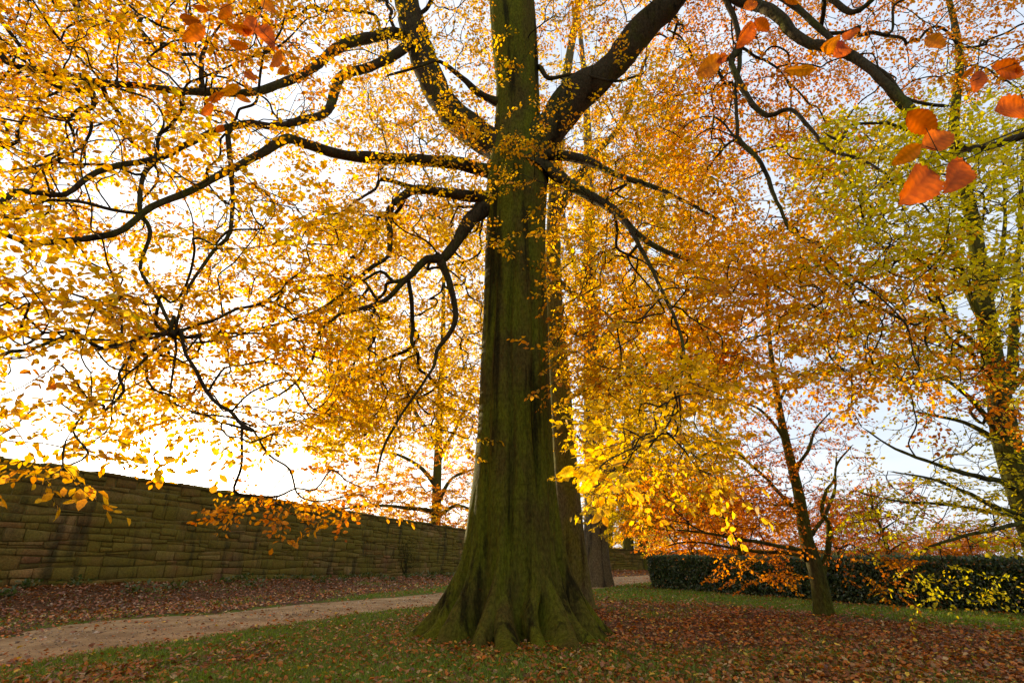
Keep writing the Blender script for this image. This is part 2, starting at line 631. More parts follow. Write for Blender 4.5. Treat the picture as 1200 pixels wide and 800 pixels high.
def build_sprays(name, pos, fwd, pals, kinds, scl, parent, base, wood_bag, r, leaf_mat=M_LEAF):
    """instances of the spray shapes merged into one crown mesh"""
    LV, LC = [], []
    pos, fwd = np.asarray(pos), np.asarray(fwd)
    az = np.arctan2(fwd[:, 1], fwd[:, 0]) + r.normal(0, .3, len(pos))
    pitch = -np.arctan2(fwd[:, 2], np.hypot(fwd[:, 0], fwd[:, 1]) + 1e-6) * .6 + r.normal(.12, .22, len(pos))
    roll = r.normal(0, .24, len(pos))
    R = rot_xyz(len(pos), roll, pitch, az)
    base_col = np.zeros((len(pos), 3))
    for q in set(pals):
        mk = np.array([x == q for x in pals])
        base_col[mk] = pick_cols(q, mk.sum(), r)
    for kd in set(kinds):
        mk = np.nonzero(np.array([x == kd for x in kinds]))[0]
        which = r.integers(0, len(PROTOS[kd]), len(mk))
        for w, (V, TV, TQ) in enumerate(PROTOS[kd]):
            s = mk[which == w]
            if not len(s):
                continue
            A = np.einsum('nij,lkj->nlki', R[s], V) * scl[s][:, None, None, None] + pos[s][:, None, None, :]
            keep = r.random(A.shape[:2]) > .12
            C = np.repeat(base_col[s][:, None, :], V.shape[0], 1)
            for q in set(np.array(pals)[s]):
                mm = np.nonzero(np.array(pals)[s] == q)[0]
                own = pick_cols(q, len(mm) * V.shape[0], r).reshape(len(mm), V.shape[0], 3)
                C[mm] = C[mm] * .5 + own * .5
            C = C * r.uniform(.75, 1.2, C.shape[:2])[..., None]
            LV.append(A[keep])
            LC.append(C[keep])
            T = np.einsum('nij,kj->nki', R[s], TV) * scl[s][:, None, None] + pos[s][:, None, :]
            Q = (TQ[None] + (np.arange(len(s)) * len(TV))[:, None, None]).reshape(-1, 4)
            wood_bag.add(T.reshape(-1, 3), Q)
    V = np.concatenate(LV)
    C = np.concatenate(LC)
    n = len(V)
    Q = (LQ[None] + (np.arange(n) * 7)[:, None, None]).reshape(-1, 4)
    return make_mesh(name, V.reshape(-1, 3), Q, None, leaf_mat, np.repeat(np.clip(C, 0, .85), 7, 0), False, parent, base), n


# ------------------------------------------------------------------ trees: limbs given, twigs grown to every spray
class Tree:
    def __init__(s, name, base, label, group=None, bark=M_BARK_OLIVE, seed=1, cat='tree'):
        s.base = np.asarray(base, float)
        s.root = empty(name, tuple(s.base), label, cat, group)
        s.bark = bark
        s.P, s.par, s.rad, s.plen, s.dirs = [], [], [], [], []
        s.r = np.random.default_rng(seed)
        s.nfix = 0
        s.att = []

    def add_chain(s, pts, rad, parent=-1, usable=True):
        prev = parent
        for k, p in enumerate(pts):
            d = np.zeros(3) if prev < 0 else p - s.P[prev]
            ln = np.linalg.norm(d)
            s.P.append(np.asarray(p, float))
            s.par.append(prev)
            s.rad.append(rad[k])
            s.plen.append((s.plen[prev] if prev >= 0 else 0) + ln if usable else 99)
            s.dirs.append(d / ln if ln > 1e-6 else np.array([0, 0, 1.]))
            prev = len(s.P) - 1
        return prev

    def limb(s, pts, w0, w1, step=.22, sides=12, start_plen=0., px=True, name='limb', bark=None, wob=.2, wig=1.0, taper=1.0):
        """pts: (px, py, Y) as seen or world points; w: seen widths in photo pixels or metres"""
        pts = np.asarray(pts, float)
        if px:
            W = at(pts[:, 0], pts[:, 1], pts[:, 2])
            sc = scale_at(pts[:, 0], pts[:, 1], pts[:, 2])
            R = (w1 + (w0 - w1) * (1 - np.linspace(0, 1, len(pts))) ** taper) * sc / (2 * FPX)
        else:
            W = pts
            R = np.linspace(w0, w1, len(pts)) / 2
        Q = smooth_path(np.c_[W, R], step)
        W, R = Q[:, :3].copy(), np.maximum(Q[:, 3], .004)
        wn = np.stack([fbm(W * 1.1, 31 + k, 2) - .5 for k in range(3)], -1) * (np.minimum(R * 2.2, .12) * wig)[:, None] * sstep(0, 1, np.arange(len(W)) / 4)[:, None]
        W = W + wn + np.stack([fbm(W * 3.3, 41 + k, 2) - .5 for k in range(3)], -1) * (np.minimum(R * .9, .035))[:, None]
        R = R * (1 + .3 * (fbm(W * 2.3, 57, 2) - .5))
        s.add_chain(W, R)
        for i in range(len(s.plen) - len(W), len(s.plen)):
            s.plen[i] += start_plen
        R2 = R.copy()
        R2[-1] = .002
        R2[:2] *= (1.25, 1.1)
        V, F = tube(W, R2, sides, wob, len(s.P))
        o = make_mesh(name, V, F, None, bark or s.bark, None, True, s.root, s.base)
        s.nfix = len(s.P)
        return o

    def grow(s, pos, pals, kinds, scl, bf=.18, step=.3, jit=.05, twig_mat=M_TWIG, crown='crown', sag=.25, tipr=.004, expo=2.1, rmax=.07):
        pos = np.asarray(pos, float)
        fix = np.array(s.P)
        cap = len(fix) + len(pos) * 40
        P = np.zeros((cap, 3))
        P[:len(fix)] = fix
        pl = np.zeros(cap)
        pl[:len(fix)] = s.plen
        D = np.zeros((cap, 3))
        D[:len(fix)] = s.dirs
        par = np.full(cap, -1, np.int64)
        par[:len(fix)] = s.par
        n = len(fix)
        d0 = np.array([np.min(np.sum((fix - p) ** 2, 1)) for p in pos])
        order = np.argsort(d0)
        tip = np.zeros(len(pos), np.int64)
        fwd = np.zeros((len(pos), 3))
        r = s.r
        for oi in order:
            p = pos[oi]
            dv = p - P[:n]
            dd = np.sqrt(np.einsum('ij,ij->i', dv, dv))
            a = int(np.argmin(dd + bf * pl[:n]))
            L = dd[a]
            if L < .03:
                tip[oi], fwd[oi] = a, D[a]
                continue
            m = max(1, int(round(L / step)))
            c1 = P[a] + (D[a] * .45 + np.array([0, 0, .12])) * L * .5
            hz = p - P[a]
            hz = np.array([hz[0], hz[1], hz[2] * .3])
            hz /= np.linalg.norm(hz) + 1e-6
            c2 = p - (hz - np.array([0, 0, sag])) * L * .35
            t = (np.arange(m) + 1) / m
            cur = ((1 - t) ** 3)[:, None] * P[a] + (3 * (1 - t) ** 2 * t)[:, None] * c1 + (3 * (1 - t) * t ** 2)[:, None] * c2 + (t ** 3)[:, None] * p
            if m > 1:
                cur[:-1] += r.normal(0, jit * min(1, step / .3), (m - 1, 3))
            prev = a
            for q in cur:
                P[n] = q
                par[n] = prev
                dq = q - P[prev]
                ln = np.linalg.norm(dq) + 1e-9
                D[n] = dq / ln
                pl[n] = pl[prev] + ln
                prev = n
                n += 1
            tip[oi], fwd[oi] = prev, D[prev]
        P, par, D = P[:n], par[:n], D[:n]
        nf = len(fix)
        acc = np.zeros(n)
        np.add.at(acc, tip, tipr ** expo)
        big = np.full(n, -1, np.int64)
        bigv = np.zeros(n)
        for i in range(n - 1, nf - 1, -1):
            q = par[i]
            acc[q] += acc[i]
            if acc[i] > bigv[q]:
                bigv[q] = acc[i]
                big[q] = i
        rad = np.minimum(acc ** (1 / expo), rmax)
        W = Bag()
        done = np.zeros(n, bool)
        for i in range(nf, n):
            if done[i]:
                continue
            q = par[i]
            if q >= nf and big[q] == i:
                continue
            ch = [q, i]
            while big[ch[-1]] >= nf:
                ch.append(big[ch[-1]])
            done[ch[1:]] = True
            R = rad[ch]
            if q < nf:
                R = np.minimum(R, max(.8 * s.rad[q], .01))
            R[0] = R[1] * 1.15
            sd = 7 if R[1] > .025 else (5 if R[1] > .012 else 4)
            if R[1] > .006 and len(ch) > 2:
                sp = smooth_path(np.c_[P[ch], R], max(.09, step * .4))
                W.add(*tube(sp[:, :3], np.maximum(sp[:, 3], .001), sd))
            else:
                W.add(*tube(P[ch], R, sd))
        o, nl = build_sprays(crown, pos, fwd, pals, kinds, np.asarray(scl), s.root, s.base, W, r)
        tw = W.build('twigs', twig_mat, s.root, s.base, True)
        tw['kind'] = 'stuff'
        return nl


def regions(R, r, gaps=(), clump=.45, cl_scale=.4, strength=1.0):
    """R: (x0,y0,x1,y1,n,Y0,Y1,palette,kind,scale); points are spread in depth through the crown"""
    P, pal, kd, sc = [], [], [], []
    for (x0, y0, x1, y1, n, Y0, Y1, pa, ki, s) in R:
        px = r.uniform(x0, x1, n)
        py = r.uniform(y0, y1, n)
        Y = Y0 + (Y1 - Y0) * r.random(n)
        W = at(px, py, Y)
        k = fbm(W * np.array([.85, .85, 2.2]) * cl_scale, 77, 3)
        keep = r.random(n) < sstep(clump - .16, clump + .12, k) * strength + (1 - strength)
        for (gx_, gy_, rx, ry, pr) in gaps:
            e = ((px - gx_) / rx) ** 2 + ((py - gy_) / ry) ** 2
            keep &= ~((e < 1) & (r.random(n) < pr))
        W = W[keep]
        P.append(W)
        pal += [pa] * len(W)
        kd += [ki] * len(W)
        sc.append(s * r.uniform(.8, 1.25, len(W)))
    return np.concatenate(P), pal, kd, np.concatenate(sc)


# ================================================================== MAIN BEECH
YT = float(gnd(600, 748)[1]) + .35
mb = Tree('beech_tree', (0.02, YT, 0), 'huge old beech with mossy fluted trunk and flared roots, golden crown filling the view', None, M_BARK_MAIN, 11)
# silhouette of the bole: (py, left px, right px)
EDGE = [(650, 550, 657), (600, 552.5, 653.5), (550, 556, 650), (500, 559, 647.5), (450, 561, 645), (400, 563, 642.5), (350, 565, 641), (300, 567, 640),
        (260, 570, 640), (225, 569, 642), (200, 571, 641), (180, 574, 637), (160, 578, 634), (130, 581, 633), (100, 581.5, 632), (50, 575, 630), (0, 572.5, 627), (-60, 570, 618), (-130, 566, 604), (-220, 560, 588), (-330, 552, 570)]
zz, cxs, rrs = [], [], []
for (y, l, r_) in EDGE:
    w = at(np.array([l, r_]), np.array([y, y]), np.array([YT, YT]))
    zz.append(w[0, 2])
    cxs.append(w[:, 0].mean())
    rrs.append((w[1, 0] - w[0, 0]) / 2)
zz, cxs, rrs = np.array(zz), np.array(cxs), np.array(rrs)
rrs[0] = rrs[1] * 1.0
zs = np.concatenate([np.linspace(-.25, 1.6, 64), np.linspace(1.64, 9, 120), np.linspace(9.1, zz[-1], 70)])
cz = np.interp(zs, zz, cxs)
rz = np.interp(zs, zz, rrs)
NT = 220
th = np.arange(NT) * 2 * math.pi / NT
LOBES = [(-176, 11, 1.12), (-158, 9, .9), (-136, 10, .95), (-113, 8, .75), (-95, 8.5, .95), (-77, 7, .7), (-60, 9, .92), (-41, 8, .85), (-20, 9, .9), (-2, 11, .98),
         (25, 12, .9), (55, 13, 1.0), (88, 12, .9), (118, 13, 1.0), (150, 13, .9)]
lob = np.zeros(NT)
lobm = np.zeros(NT)
for a, w, amp in LOBES:
    d = (th - math.radians(a) + math.pi) % (2 * math.pi) - math.pi
    lob = np.maximum(lob, amp * np.exp(-(d / math.radians(w * .9)) ** 2))
    lobm = lobm + amp * np.exp(-(d / math.radians(w * 1.6)) ** 2)
TH, ZZ = np.meshgrid(th, zs)
zp = np.clip(ZZ, 0, None)
flare = .98 * np.exp(-(zp / .66) ** .95)
flare_v = .17 * np.exp(-(zp / .8) ** 1.0)
# every root: a rounded ridge with its own height, leaning a little sideways as it runs down
rr_ = np.random.default_rng(17)
R = rz[:, None] * np.ones_like(TH) * .985 + .05 * np.exp(-zp / .9)
roots = np.zeros_like(TH)
for a, w, amp in LOBES:
    hgt = rr_.uniform(.62, 1.0) if -150 < a < -30 else 1.0
    wid = math.radians(w * 1.12)
    cen = math.radians(a) + rr_.uniform(-.22, .22) * (1 - np.exp(-zp / .9)) + .05 * np.sin(zp * rr_.uniform(3, 6) + rr_.uniform(0, 6))
    d = (TH - cen + math.pi) % (2 * math.pi) - math.pi
    prof = np.sqrt(np.clip(1 - (d / wid) ** 2, 0, 1))
    roots = np.maximum(roots, amp * prof * (.82 * np.exp(-(zp / hgt) ** 1.35) + rr_.uniform(.12, .34) * (1.9 if -125 < a < -30 else 1) * np.exp(-zp / .17)))
R = R + roots
# long vertical seams and ridges in the bole
def seam(deg, w, depth, z0, z1, drift=0.0):
    c = math.radians(deg) + drift * (ZZ - z0) + .05 * np.sin(ZZ * 1.3 + deg)
    d = (TH - c + math.pi) % (2 * math.pi) - math.pi
    return depth * np.exp(-(d / math.radians(w)) ** 2) * sstep(z0 - .6, z0 + .4, ZZ) * (1 - sstep(z1 - .8, z1 + .5, ZZ))
SEAMS = [(-97, 4.0, .11, .9, 8.6, .004), (-88, 3, .03, 2.5, 9.5, 0), (-57, 4, .085, 2.5, 8.5, -.01), (-133, 5, .07, 1.2, 7.5, .01), (-40, 3.5, .04, .9, 7, 0), (-75, 2.5, .02, .6, 4, 0), (10, 5, .06, 1, 8, 0), (60, 6, .06, 1, 8, 0), (110, 5, .06, 1, 8, 0), (150, 5, .02, 1, 8, 0)]
for a in SEAMS:
    R = R - seam(*a)
Q0 = np.stack([R * np.cos(TH), R * np.sin(TH), ZZ * .35], -1)
R = R + .10 * (fbm(Q0 * 1.1, 5, 3) - .5) + .05 * (fbm(Q0 * np.array([3.2, 3.2, 1.6]), 9, 3) - .5) * np.clip(R, 0, 1)
R = R + .12 * np.exp(-zp / .7) * (fbm(np.stack([R * np.cos(TH), R * np.sin(TH), ZZ], -1) * 4, 15, 2) - .5)
swb = .12 * np.sin(zs * .7) * sstep(3, 9, zs)
TV = np.stack([cz[:, None] + R * np.cos(TH), YT + swb[:, None] * .5 + R * np.sin(TH), ZZ], -1)
i = np.arange(len(zs) - 1)[:, None] * NT
j = np.arange(NT)[None, :]
k = (j + 1) % NT
make_mesh('trunk', TV, np.stack([i + j, i + k, i + NT + k, i + NT + j], -1).reshape(-1, 4), None, M_BARK_MAIN, None, True, mb.root, mb.base)
# the bole offers places for shoots only high up
axis = np.stack([cz, np.full_like(cz, YT), zs], -1)[zs > 10.2][::4]
mb.add_chain(axis, np.interp(axis[:, 2], zs, rz), -1)
for q in range(len(mb.plen)):
    mb.plen[q] += 2.5
q = YT - 10.45
LIMBS = [
    ([(612, 205, 10.45), (630, 172, 10.4), (648, 150, 10.3), (670, 118, 10.2), (717, 78, 10), (754, 34, 9.8), (788, 0, 9.6), (840, -60, 9.3), (900, -140, 9), (980, -240, 8.8)], 50, 16, 16),
    ([(600, 200, 10.45), (590, 178, 10.45), (560, 158, 10.6), (530, 132, 10.8), (508, 100, 11), (490, 50, 11.2), (476, 0, 11.4), (460, -70, 11.6), (440, -150, 12), (420, -240, 12.3)], 40, 20, 16),
    ([(492, 48, 11.2), (461, 40, 10.6), (434, 45, 10), (400, 54, 9.4), (370, 78, 9), (337, 96, 8.6), (294, 108, 8), (250, 108, 7.6), (202, 107, 7.2), (160, 101, 6.9), (118, 98, 6.6), (67, 88, 6.2), (20, 79, 6), (0, 64, 5.9), (-10, 30, 5.8), (-60, -40, 5.6)], 15, 7, 10),
    ([(118, 98, 6.6), (95, 107, 6.5), (74, 105, 6.4), (47, 89, 6.3), (28, 60, 6.2), (0, 25, 6), (-40, -10, 5.8)], 7, 4, 8),
    ([(488, 42, 11.2), (467, 61, 10.4), (434, 78, 9.8), (404, 88, 9.2), (395, 100, 9), (381, 132, 8.6), (354, 143, 8.2), (317, 149, 7.8), (294, 145, 7.6), (256, 152, 7.2), (219, 169, 6.8), (189, 184, 6.5), (135, 196, 6.1), (105, 208, 5.9), (76, 230, 5.7), (44, 226, 5.5), (17, 226, 5.4), (0, 243, 5.3), (-40, 265, 5.1)], 13, 6.5, 10),
    ([(585, 205, 10.45), (565, 199, 10.3), (545, 194, 10.1), (510, 189, 9.8), (467, 187, 9.4), (400, 181, 8.7), (354, 169, 8.2), (337, 164, 8), (304, 181, 7.6), (270, 199, 7.2), (236, 218, 6.9), (189, 238, 6.5), (145, 268, 6.1), (121, 277, 5.9), (84, 282, 5.7), (34, 285, 5.5), (0, 272, 5.3), (-50, 268, 5.1)], 19, 6.5, 12),
    ([(590, 236, 10.45), (565, 231, 10.2), (540, 229, 10.1), (491, 223, 9.8), (470, 232, 9.6), (456, 250, 9.5), (457, 275, 9.4), (456, 300, 9.3), (434, 314, 9.1), (400, 344, 8.8), (371, 364, 8.5), (331, 378, 8.2), (297, 386, 8), (260, 398, 7.8), (213, 403, 7.5)], 18, 2.5, 10),
    ([(491, 223, 9.8), (470, 216, 9.7), (447, 211, 9.6), (440, 222, 9.5), (420, 235, 9.4), (398, 250, 9.3), (370, 252, 9.1)], 7, 2.5, 8),
    ([(592, 245, 10.45), (575, 242, 10.3), (560, 252, 10.2), (545, 267, 10), (530, 290, 9.9), (518, 304, 9.8), (501, 304, 9.7), (478, 327, 9.6), (451, 353, 9.5), (420, 363, 9.3), (400, 368, 9.2), (375, 388, 9), (365, 425, 8.9), (338, 456, 8.7), (304, 472, 8.5)], 25, 2.5, 12),
    ([(516, 304, 9.8), (528, 337, 9.8), (533, 378, 9.8), (511, 412, 9.7), (507, 430, 9.7), (481, 469, 9.6), (451, 520, 9.4), (440, 560, 9.3)], 10, 2.5, 8),
    ([(478, 327, 9.6), (462, 330, 9.5), (446, 318, 9.4), (420, 330, 9.2), (392, 322, 9), (350, 330, 8.7)], 7, 2, 8),
    ([(270, 150, 7.3), (267, 165, 7.3), (272, 219, 7.2), (270, 270, 7.1), (250, 294, 7), (223, 334, 6.8), (208, 375, 6.7), (205, 400, 6.7), (206, 412, 6.6), (199, 459, 6.5), (200, 469, 6.5), (230, 484, 6.4), (267, 488, 6.3), (304, 503, 6.2)], 7, 2.2, 8),
    ([(179, 189, 6.4), (169, 203, 6.4), (165, 223, 6.4), (165, 250, 6.4), (177, 270, 6.4), (164, 314, 6.4), (186, 351, 6.5), (203, 388, 6.6)], 7, 4, 8),
    ([(204, 393, 6.6), (180, 410, 6.6), (162, 428, 6.5), (145, 442, 6.4), (132, 469, 6.3), (131, 488, 6.3)], 5, 2, 7),
    ([(104, 102, 6.5), (112, 118, 6.5), (103, 130, 6.5), (108, 150, 6.5), (95, 172, 6.4), (60, 190, 6.2), (0, 202, 5.9)], 6, 3, 7),
    ([(237, 108, 7.5), (236, 70, 7.3), (240, 50, 7.2), (200, 35, 6.9), (165, 18, 6.7), (130, -15, 6.5)], 6, 3, 7),
    ([(615, 90, 10.45), (632, 78, 10.2), (643, 91, 10.1), (680, 88, 9.8), (720, 95, 9.5), (750, 88, 9.2)], 9, 3, 8),
    ([(600, 130, 10.4), (560, 108, 10.2), (540, 90, 10), (515, 72, 9.8), (490, 78, 9.6), (450, 90, 9.4)], 12, 3, 8),
    ([(622, 186, 10.45), (650, 181, 10.2), (687, 189, 9.9), (721, 206, 9.6), (765, 219, 9.2), (810, 240, 8.8), (850, 262, 8.4)], 18, 4, 10),
    ([(618, 198, 10.45), (643, 196, 10.2), (670, 219, 9.9), (717, 243, 9.5), (748, 273, 9.2), (771, 290, 9), (800, 302, 8.8), (820, 310, 8.6), (861, 314, 8.3), (900, 330, 8), (940, 355, 7.7)], 20, 3, 10),
    ([(790, -5, 9.6), (815, -25, 9.2), (840, -22, 8.9), (867, 0, 8.6), (898, 10, 8.3), (942, 47, 7.9), (962, 52, 7.7), (999, 66, 7.4), (1029, 91, 7.1), (1063, 125, 6.8), (1104, 162, 6.4), (1137, 175, 6.2), (1171, 169, 6), (1200, 159, 5.8), (1260, 140, 5.5)], 17, 9, 12),
    ([(860, -8, 8.7), (900, -10, 8.4), (935, 10, 8.2), (969, 40, 7.9), (1000, 62, 7.6), (1016, 73, 7.4), (1043, 91, 7.2), (1060, 115, 7), (1085, 123, 6.8), (1114, 125, 6.6)], 10, 4, 9),
    ([(900, -10, 8.4), (945, -25, 8), (975, 0, 7.8), (999, 15, 7.6), (1019, 3, 7.4), (1050, -30, 7.2)], 10, 6, 8),
    ([(838, -22, 8.9), (851, 0, 8.8), (864, 34, 8.7), (867, 67, 8.6), (861, 105, 8.5), (864, 145, 8.4), (864, 165, 8.4)], 9, 4, 8),
    ([(866, 55, 8.6), (857, 76, 8.5), (878, 115, 8.2), (898, 135, 8), (925, 128, 7.8), (948, 149, 7.6), (972, 175, 7.4), (1009, 186, 7.1), (1036, 203, 6.9), (1050, 216, 6.8), (1090, 212, 6.5)], 9, 3, 8),
    ([(864, 163, 8.4), (891, 192, 8.2), (911, 236, 8), (925, 270, 7.9), (955, 287, 7.7), (989, 317, 7.4), (1030, 348, 7.1), (1062, 381, 6.8), (1070, 415, 6.7), (1080, 437, 6.6)], 6, 2, 8),
    ([(967, 297, 7.6), (970, 318, 7.5), (1003, 339, 7.3), (1020, 340, 7.1)], 4, 2, 7),
    ([(1029, 91, 7.1), (1068, 152, 6.9), (1040, 145, 6.8), (998, 146, 6.7), (985, 165, 6.6), (965, 155, 6.6)], 5, 3, 7),
    ([(717, 243, 9.5), (735, 262, 9.1), (770, 330, 8), (800, 400, 6.8), (792, 470, 5.6), (775, 508, 4.9), (735, 528, 4.3), (705, 545, 4.0), (692, 575, 3.8)], 7, 1.6, 8),
]
for pts, w0, w1, sd in LIMBS:
    a = np.array(pts, float)
    a[:, 2] = a[:, 2] + q * np.clip((a[:, 2] - 4) / 6.4, 0, 1)
    mb.limb(a, w0, w1, .18 if w0 < 12 else .22, sd, 0.3, wig=.7 if w0 < 20 else 1.0, taper=2.2 if w0 < 30 else 1.0, bark=M_BARK_LIMB)

GAPS = [(130, 300, 110, 30, .65), (60, 315, 60, 24, .5), (235, 550, 95, 40, .9), (320, 430, 50, 30, .35), (110, 425, 45, 22, .4),
        (140, 245, 70, 25, .6), (355, 205, 70, 20, .6), (300, 470, 60, 30, .6), (240, 245, 45, 30, .6), (660, 100, 30, 50, .7), (545, 100, 22, 50, .5), (500, 330, 40, 40, .4), (960, 120, 50, 40, .45), (985, 25, 45, 30, .6), (870, 500, 70, 50, .6), (1010, 520, 60, 60, .85), (900, 215, 40, 30, .4)]
RG = [
    (-160, -140, 400, 290, 2150, 4.6, 11.5, 'gold', 'near', 1.0),
    (-100, -100, 400, 120, 500, 5, 11.5, 'amber', 'near', 1.0),
    (400, -150, 800, 280, 2400, 8, 15, 'gold', 'near', 1.05),
    (560, -150, 860, 200, 420, 9, 15, 'amber', 'near', 1.05),
    (780, -150, 1350, 110, 1350, 8.5, 14, 'russet', 'near', 1.05),
    (780, -50, 1000, 200, 480, 9, 14, 'orange', 'near', 1.05),
    (780, 120, 950, 330, 310, 7.8, 12, 'orange2', 'near', 1.05),
    (920, 270, 1110, 440, 90, 7.8, 11.5, 'orange2', 'near', 1.05),
    (790, 285, 1085, 455, 400, 6.4, 9, 'orange2', 'near', 1.0),
    (930, 120, 1020, 260, 70, 8, 12, 'orange2', 'near', 1.05),
    (-160, 280, 150, 550, 340, 3.8, 6.6, 'gold', 'near', 1.0),
    (120, 260, 420, 510, 1150, 6.2, 12.5, 'gold', 'near', 1.0),
    (380, 240, 566, 520, 1500, 10.5, 17, 'yellow', 'near', 1.1),
    (640, 190, 870, 460, 500, 7.5, 12.5, 'gold', 'near', 1.0),
    (700, 190, 870, 450, 190, 8, 13, 'amber', 'near', 1.0),
    (705, 435, 850, 565, 170, 4.4, 6.6, 'yellow', 'near', .8),
    (250, 545, 440, 596, 80, 6.2, 8.2, 'amber', 'near', .9),
    (60, 450, 360, 530, 90, 4.6, 6.4, 'gold', 'near', .95),
    (570, 120, 655, 225, 26, 8.1, 9.2, 'gold', 'near', .75),
    (430, 40, 570, 235, 90, 8, 10, 'yellow', 'near', .9),
    (1000, 370, 1220, 500, 120, 8, 12, 'orange', 'near', .95),
    (-600, -700, 1800, -140, 900, 4, 14, 'gold', 'sparse', 1.2),
]
P_, pal_, kd_, sc_ = regions(RG, mb.r, GAPS, .43, .5, .92)


def clear_of_limbs(P, nodes, rad, r, near=.28, pr=.68):
    """sprays neither sprout straight off the thick limbs nor hang right in front of them"""
    def proj(Q):
        d = Q - [0, 0, CAM_H]
        f = d[:, 1] * ct + d[:, 2] * st
        return np.stack([d[:, 0] / f * FPX, (d[:, 2] * ct - d[:, 1] * st) / f * FPX], -1), f
    pn, fn = proj(nodes)
    pp, fp = proj(P)
    keep = np.ones(len(P), bool)
    rp = rad / fn * FPX
    for i in range(len(P)):
        d3 = np.sum((nodes - P[i]) ** 2, 1).min()
        d2 = np.hypot(pn[:, 0] - pp[i, 0], pn[:, 1] - pp[i, 1]) - rp
        hit = (d2 < 300 / max(fp[i], .5) * .45) & (fn > fp[i] - .3)
        if d3 < near ** 2 or hit.any():
            keep[i] = r.random() > pr
    return keep


_nd, _rd = np.array(mb.P), np.array(mb.rad)
_kp = clear_of_limbs(P_[:-900], _nd[_rd > .045], _rd[_rd > .045], mb.r)
_kp = np.concatenate([_kp, np.ones(len(P_) - len(_kp), bool)])
P_, sc_ = P_[_kp], sc_[_kp]
pal_ = [a for a, b_ in zip(pal_, _kp) if b_]
kd_ = [a for a, b_ in zip(kd_, _kp) if b_]
print('main sprays', len(P_))
print('main leaves', mb.grow(P_, pal_, kd_, sc_))

# big leaves of the lowest hanging twigs, close to the viewer
def big_leaf(n=17):
    """toothed beech leaf with corrugated veins"""
    t = np.linspace(0, 1, n)
    w = .33 * np.sin(np.pi * t ** .8) ** .8
    w[0] = w[-1] = .004
    tooth = 1 + .05 * np.where(np.arange(n) % 2, 1, -1)
    mid = np.stack([t, 0 * t, -.12 * t * t], -1)
    e1 = np.stack([np.clip(t + .05, 0, 1), w * tooth, -.12 * t * t + .07 * w / .33 + .018 * np.where(np.arange(n) % 2, 1, -1)], -1)
    m1 = np.stack([t + .02, w * .5, -.12 * t * t + .05 * w / .33 - .008 * np.where(np.arange(n) % 2, 1, -1)], -1)
    e2, m2 = e1 * [1, -1, 1], m1 * [1, -1, 1]
    V = np.concatenate([e1, m1, mid, m2, e2])
    Q = []
    for r_ in range(4):
        for c_ in range(n - 1):
            a = r_ * n + c_
            Q.append((a, a + 1, a + n + 1, a + n))
    return V, np.array(Q)


BLV, BLQ = big_leaf()
BLF = np.concatenate([np.where(np.arange(17) % 2, .72, .95), np.where(np.arange(17) % 2, .82, 1.1), np.full(17, .62), np.where(np.arange(17) % 2, .82, 1.1), np.where(np.arange(17) % 2, .72, .95)])


def near_twig(tree, twigs, leaves, pal, seed):
    r = np.random.default_rng(seed)
    W = Bag()
    for pts, w in twigs:
        a = np.array(pts, float)
        q_ = smooth_path(at(a[:, 0], a[:, 1], a[:, 2]), .05)
        W.add(*tube(q_, np.linspace(w, .0011, len(q_)), 6))
    o = W.build('drooping_twig', M_TWIG, tree.root, tree.base, True)
    B = Bag()
    for (x0, y0, x1, y1, Y, tilt) in leaves:
        a, b = at(x0, y0, Y), at(x1, y1, Y + r.uniform(-.05, .05))
        d = b - a
        L = np.linalg.norm(d)
        d /= L
        s_ = np.cross(d, at(x0, y0, Y) - np.array([0, 0, CAM_H]))
        s_ /= np.linalg.norm(s_)
        nn = np.cross(s_, d)
        s2 = s_ * math.cos(tilt) + nn * math.sin(tilt)
        n2_ = np.cross(d, s2)
        V = BLV * [1, r.uniform(.62, .95), r.uniform(.7, 1.4)]
        V[:, 2] += r.uniform(-.02, .12) * V[:, 0] ** 2 + r.uniform(0, .35) * V[:, 1] ** 2 + .05 * np.sin(V[:, 0] * 7 + r.uniform(0, 6)) * V[:, 1] * 3
        V = a + (V[:, :1] * d + V[:, 1:2] * s2 + V[:, 2:] * n2_) * L
        c = pick_cols(pal, 1, r)[0] * r.uniform(.8, 1.15)
        spot = (.72 + .55 * fbm(V * 45, int(r.integers(1000)), 3)) * BLF
        B.add(V, BLQ, None, np.clip(c[None] * spot[:, None] * [1.08, 1.0, 1.0], 0, .9))
    l = B.build('leaves', M_LEAF, o, None, True)
    l.data.transform(__import__('mathutils').Matrix.Translation(-Vector(tree.base)))


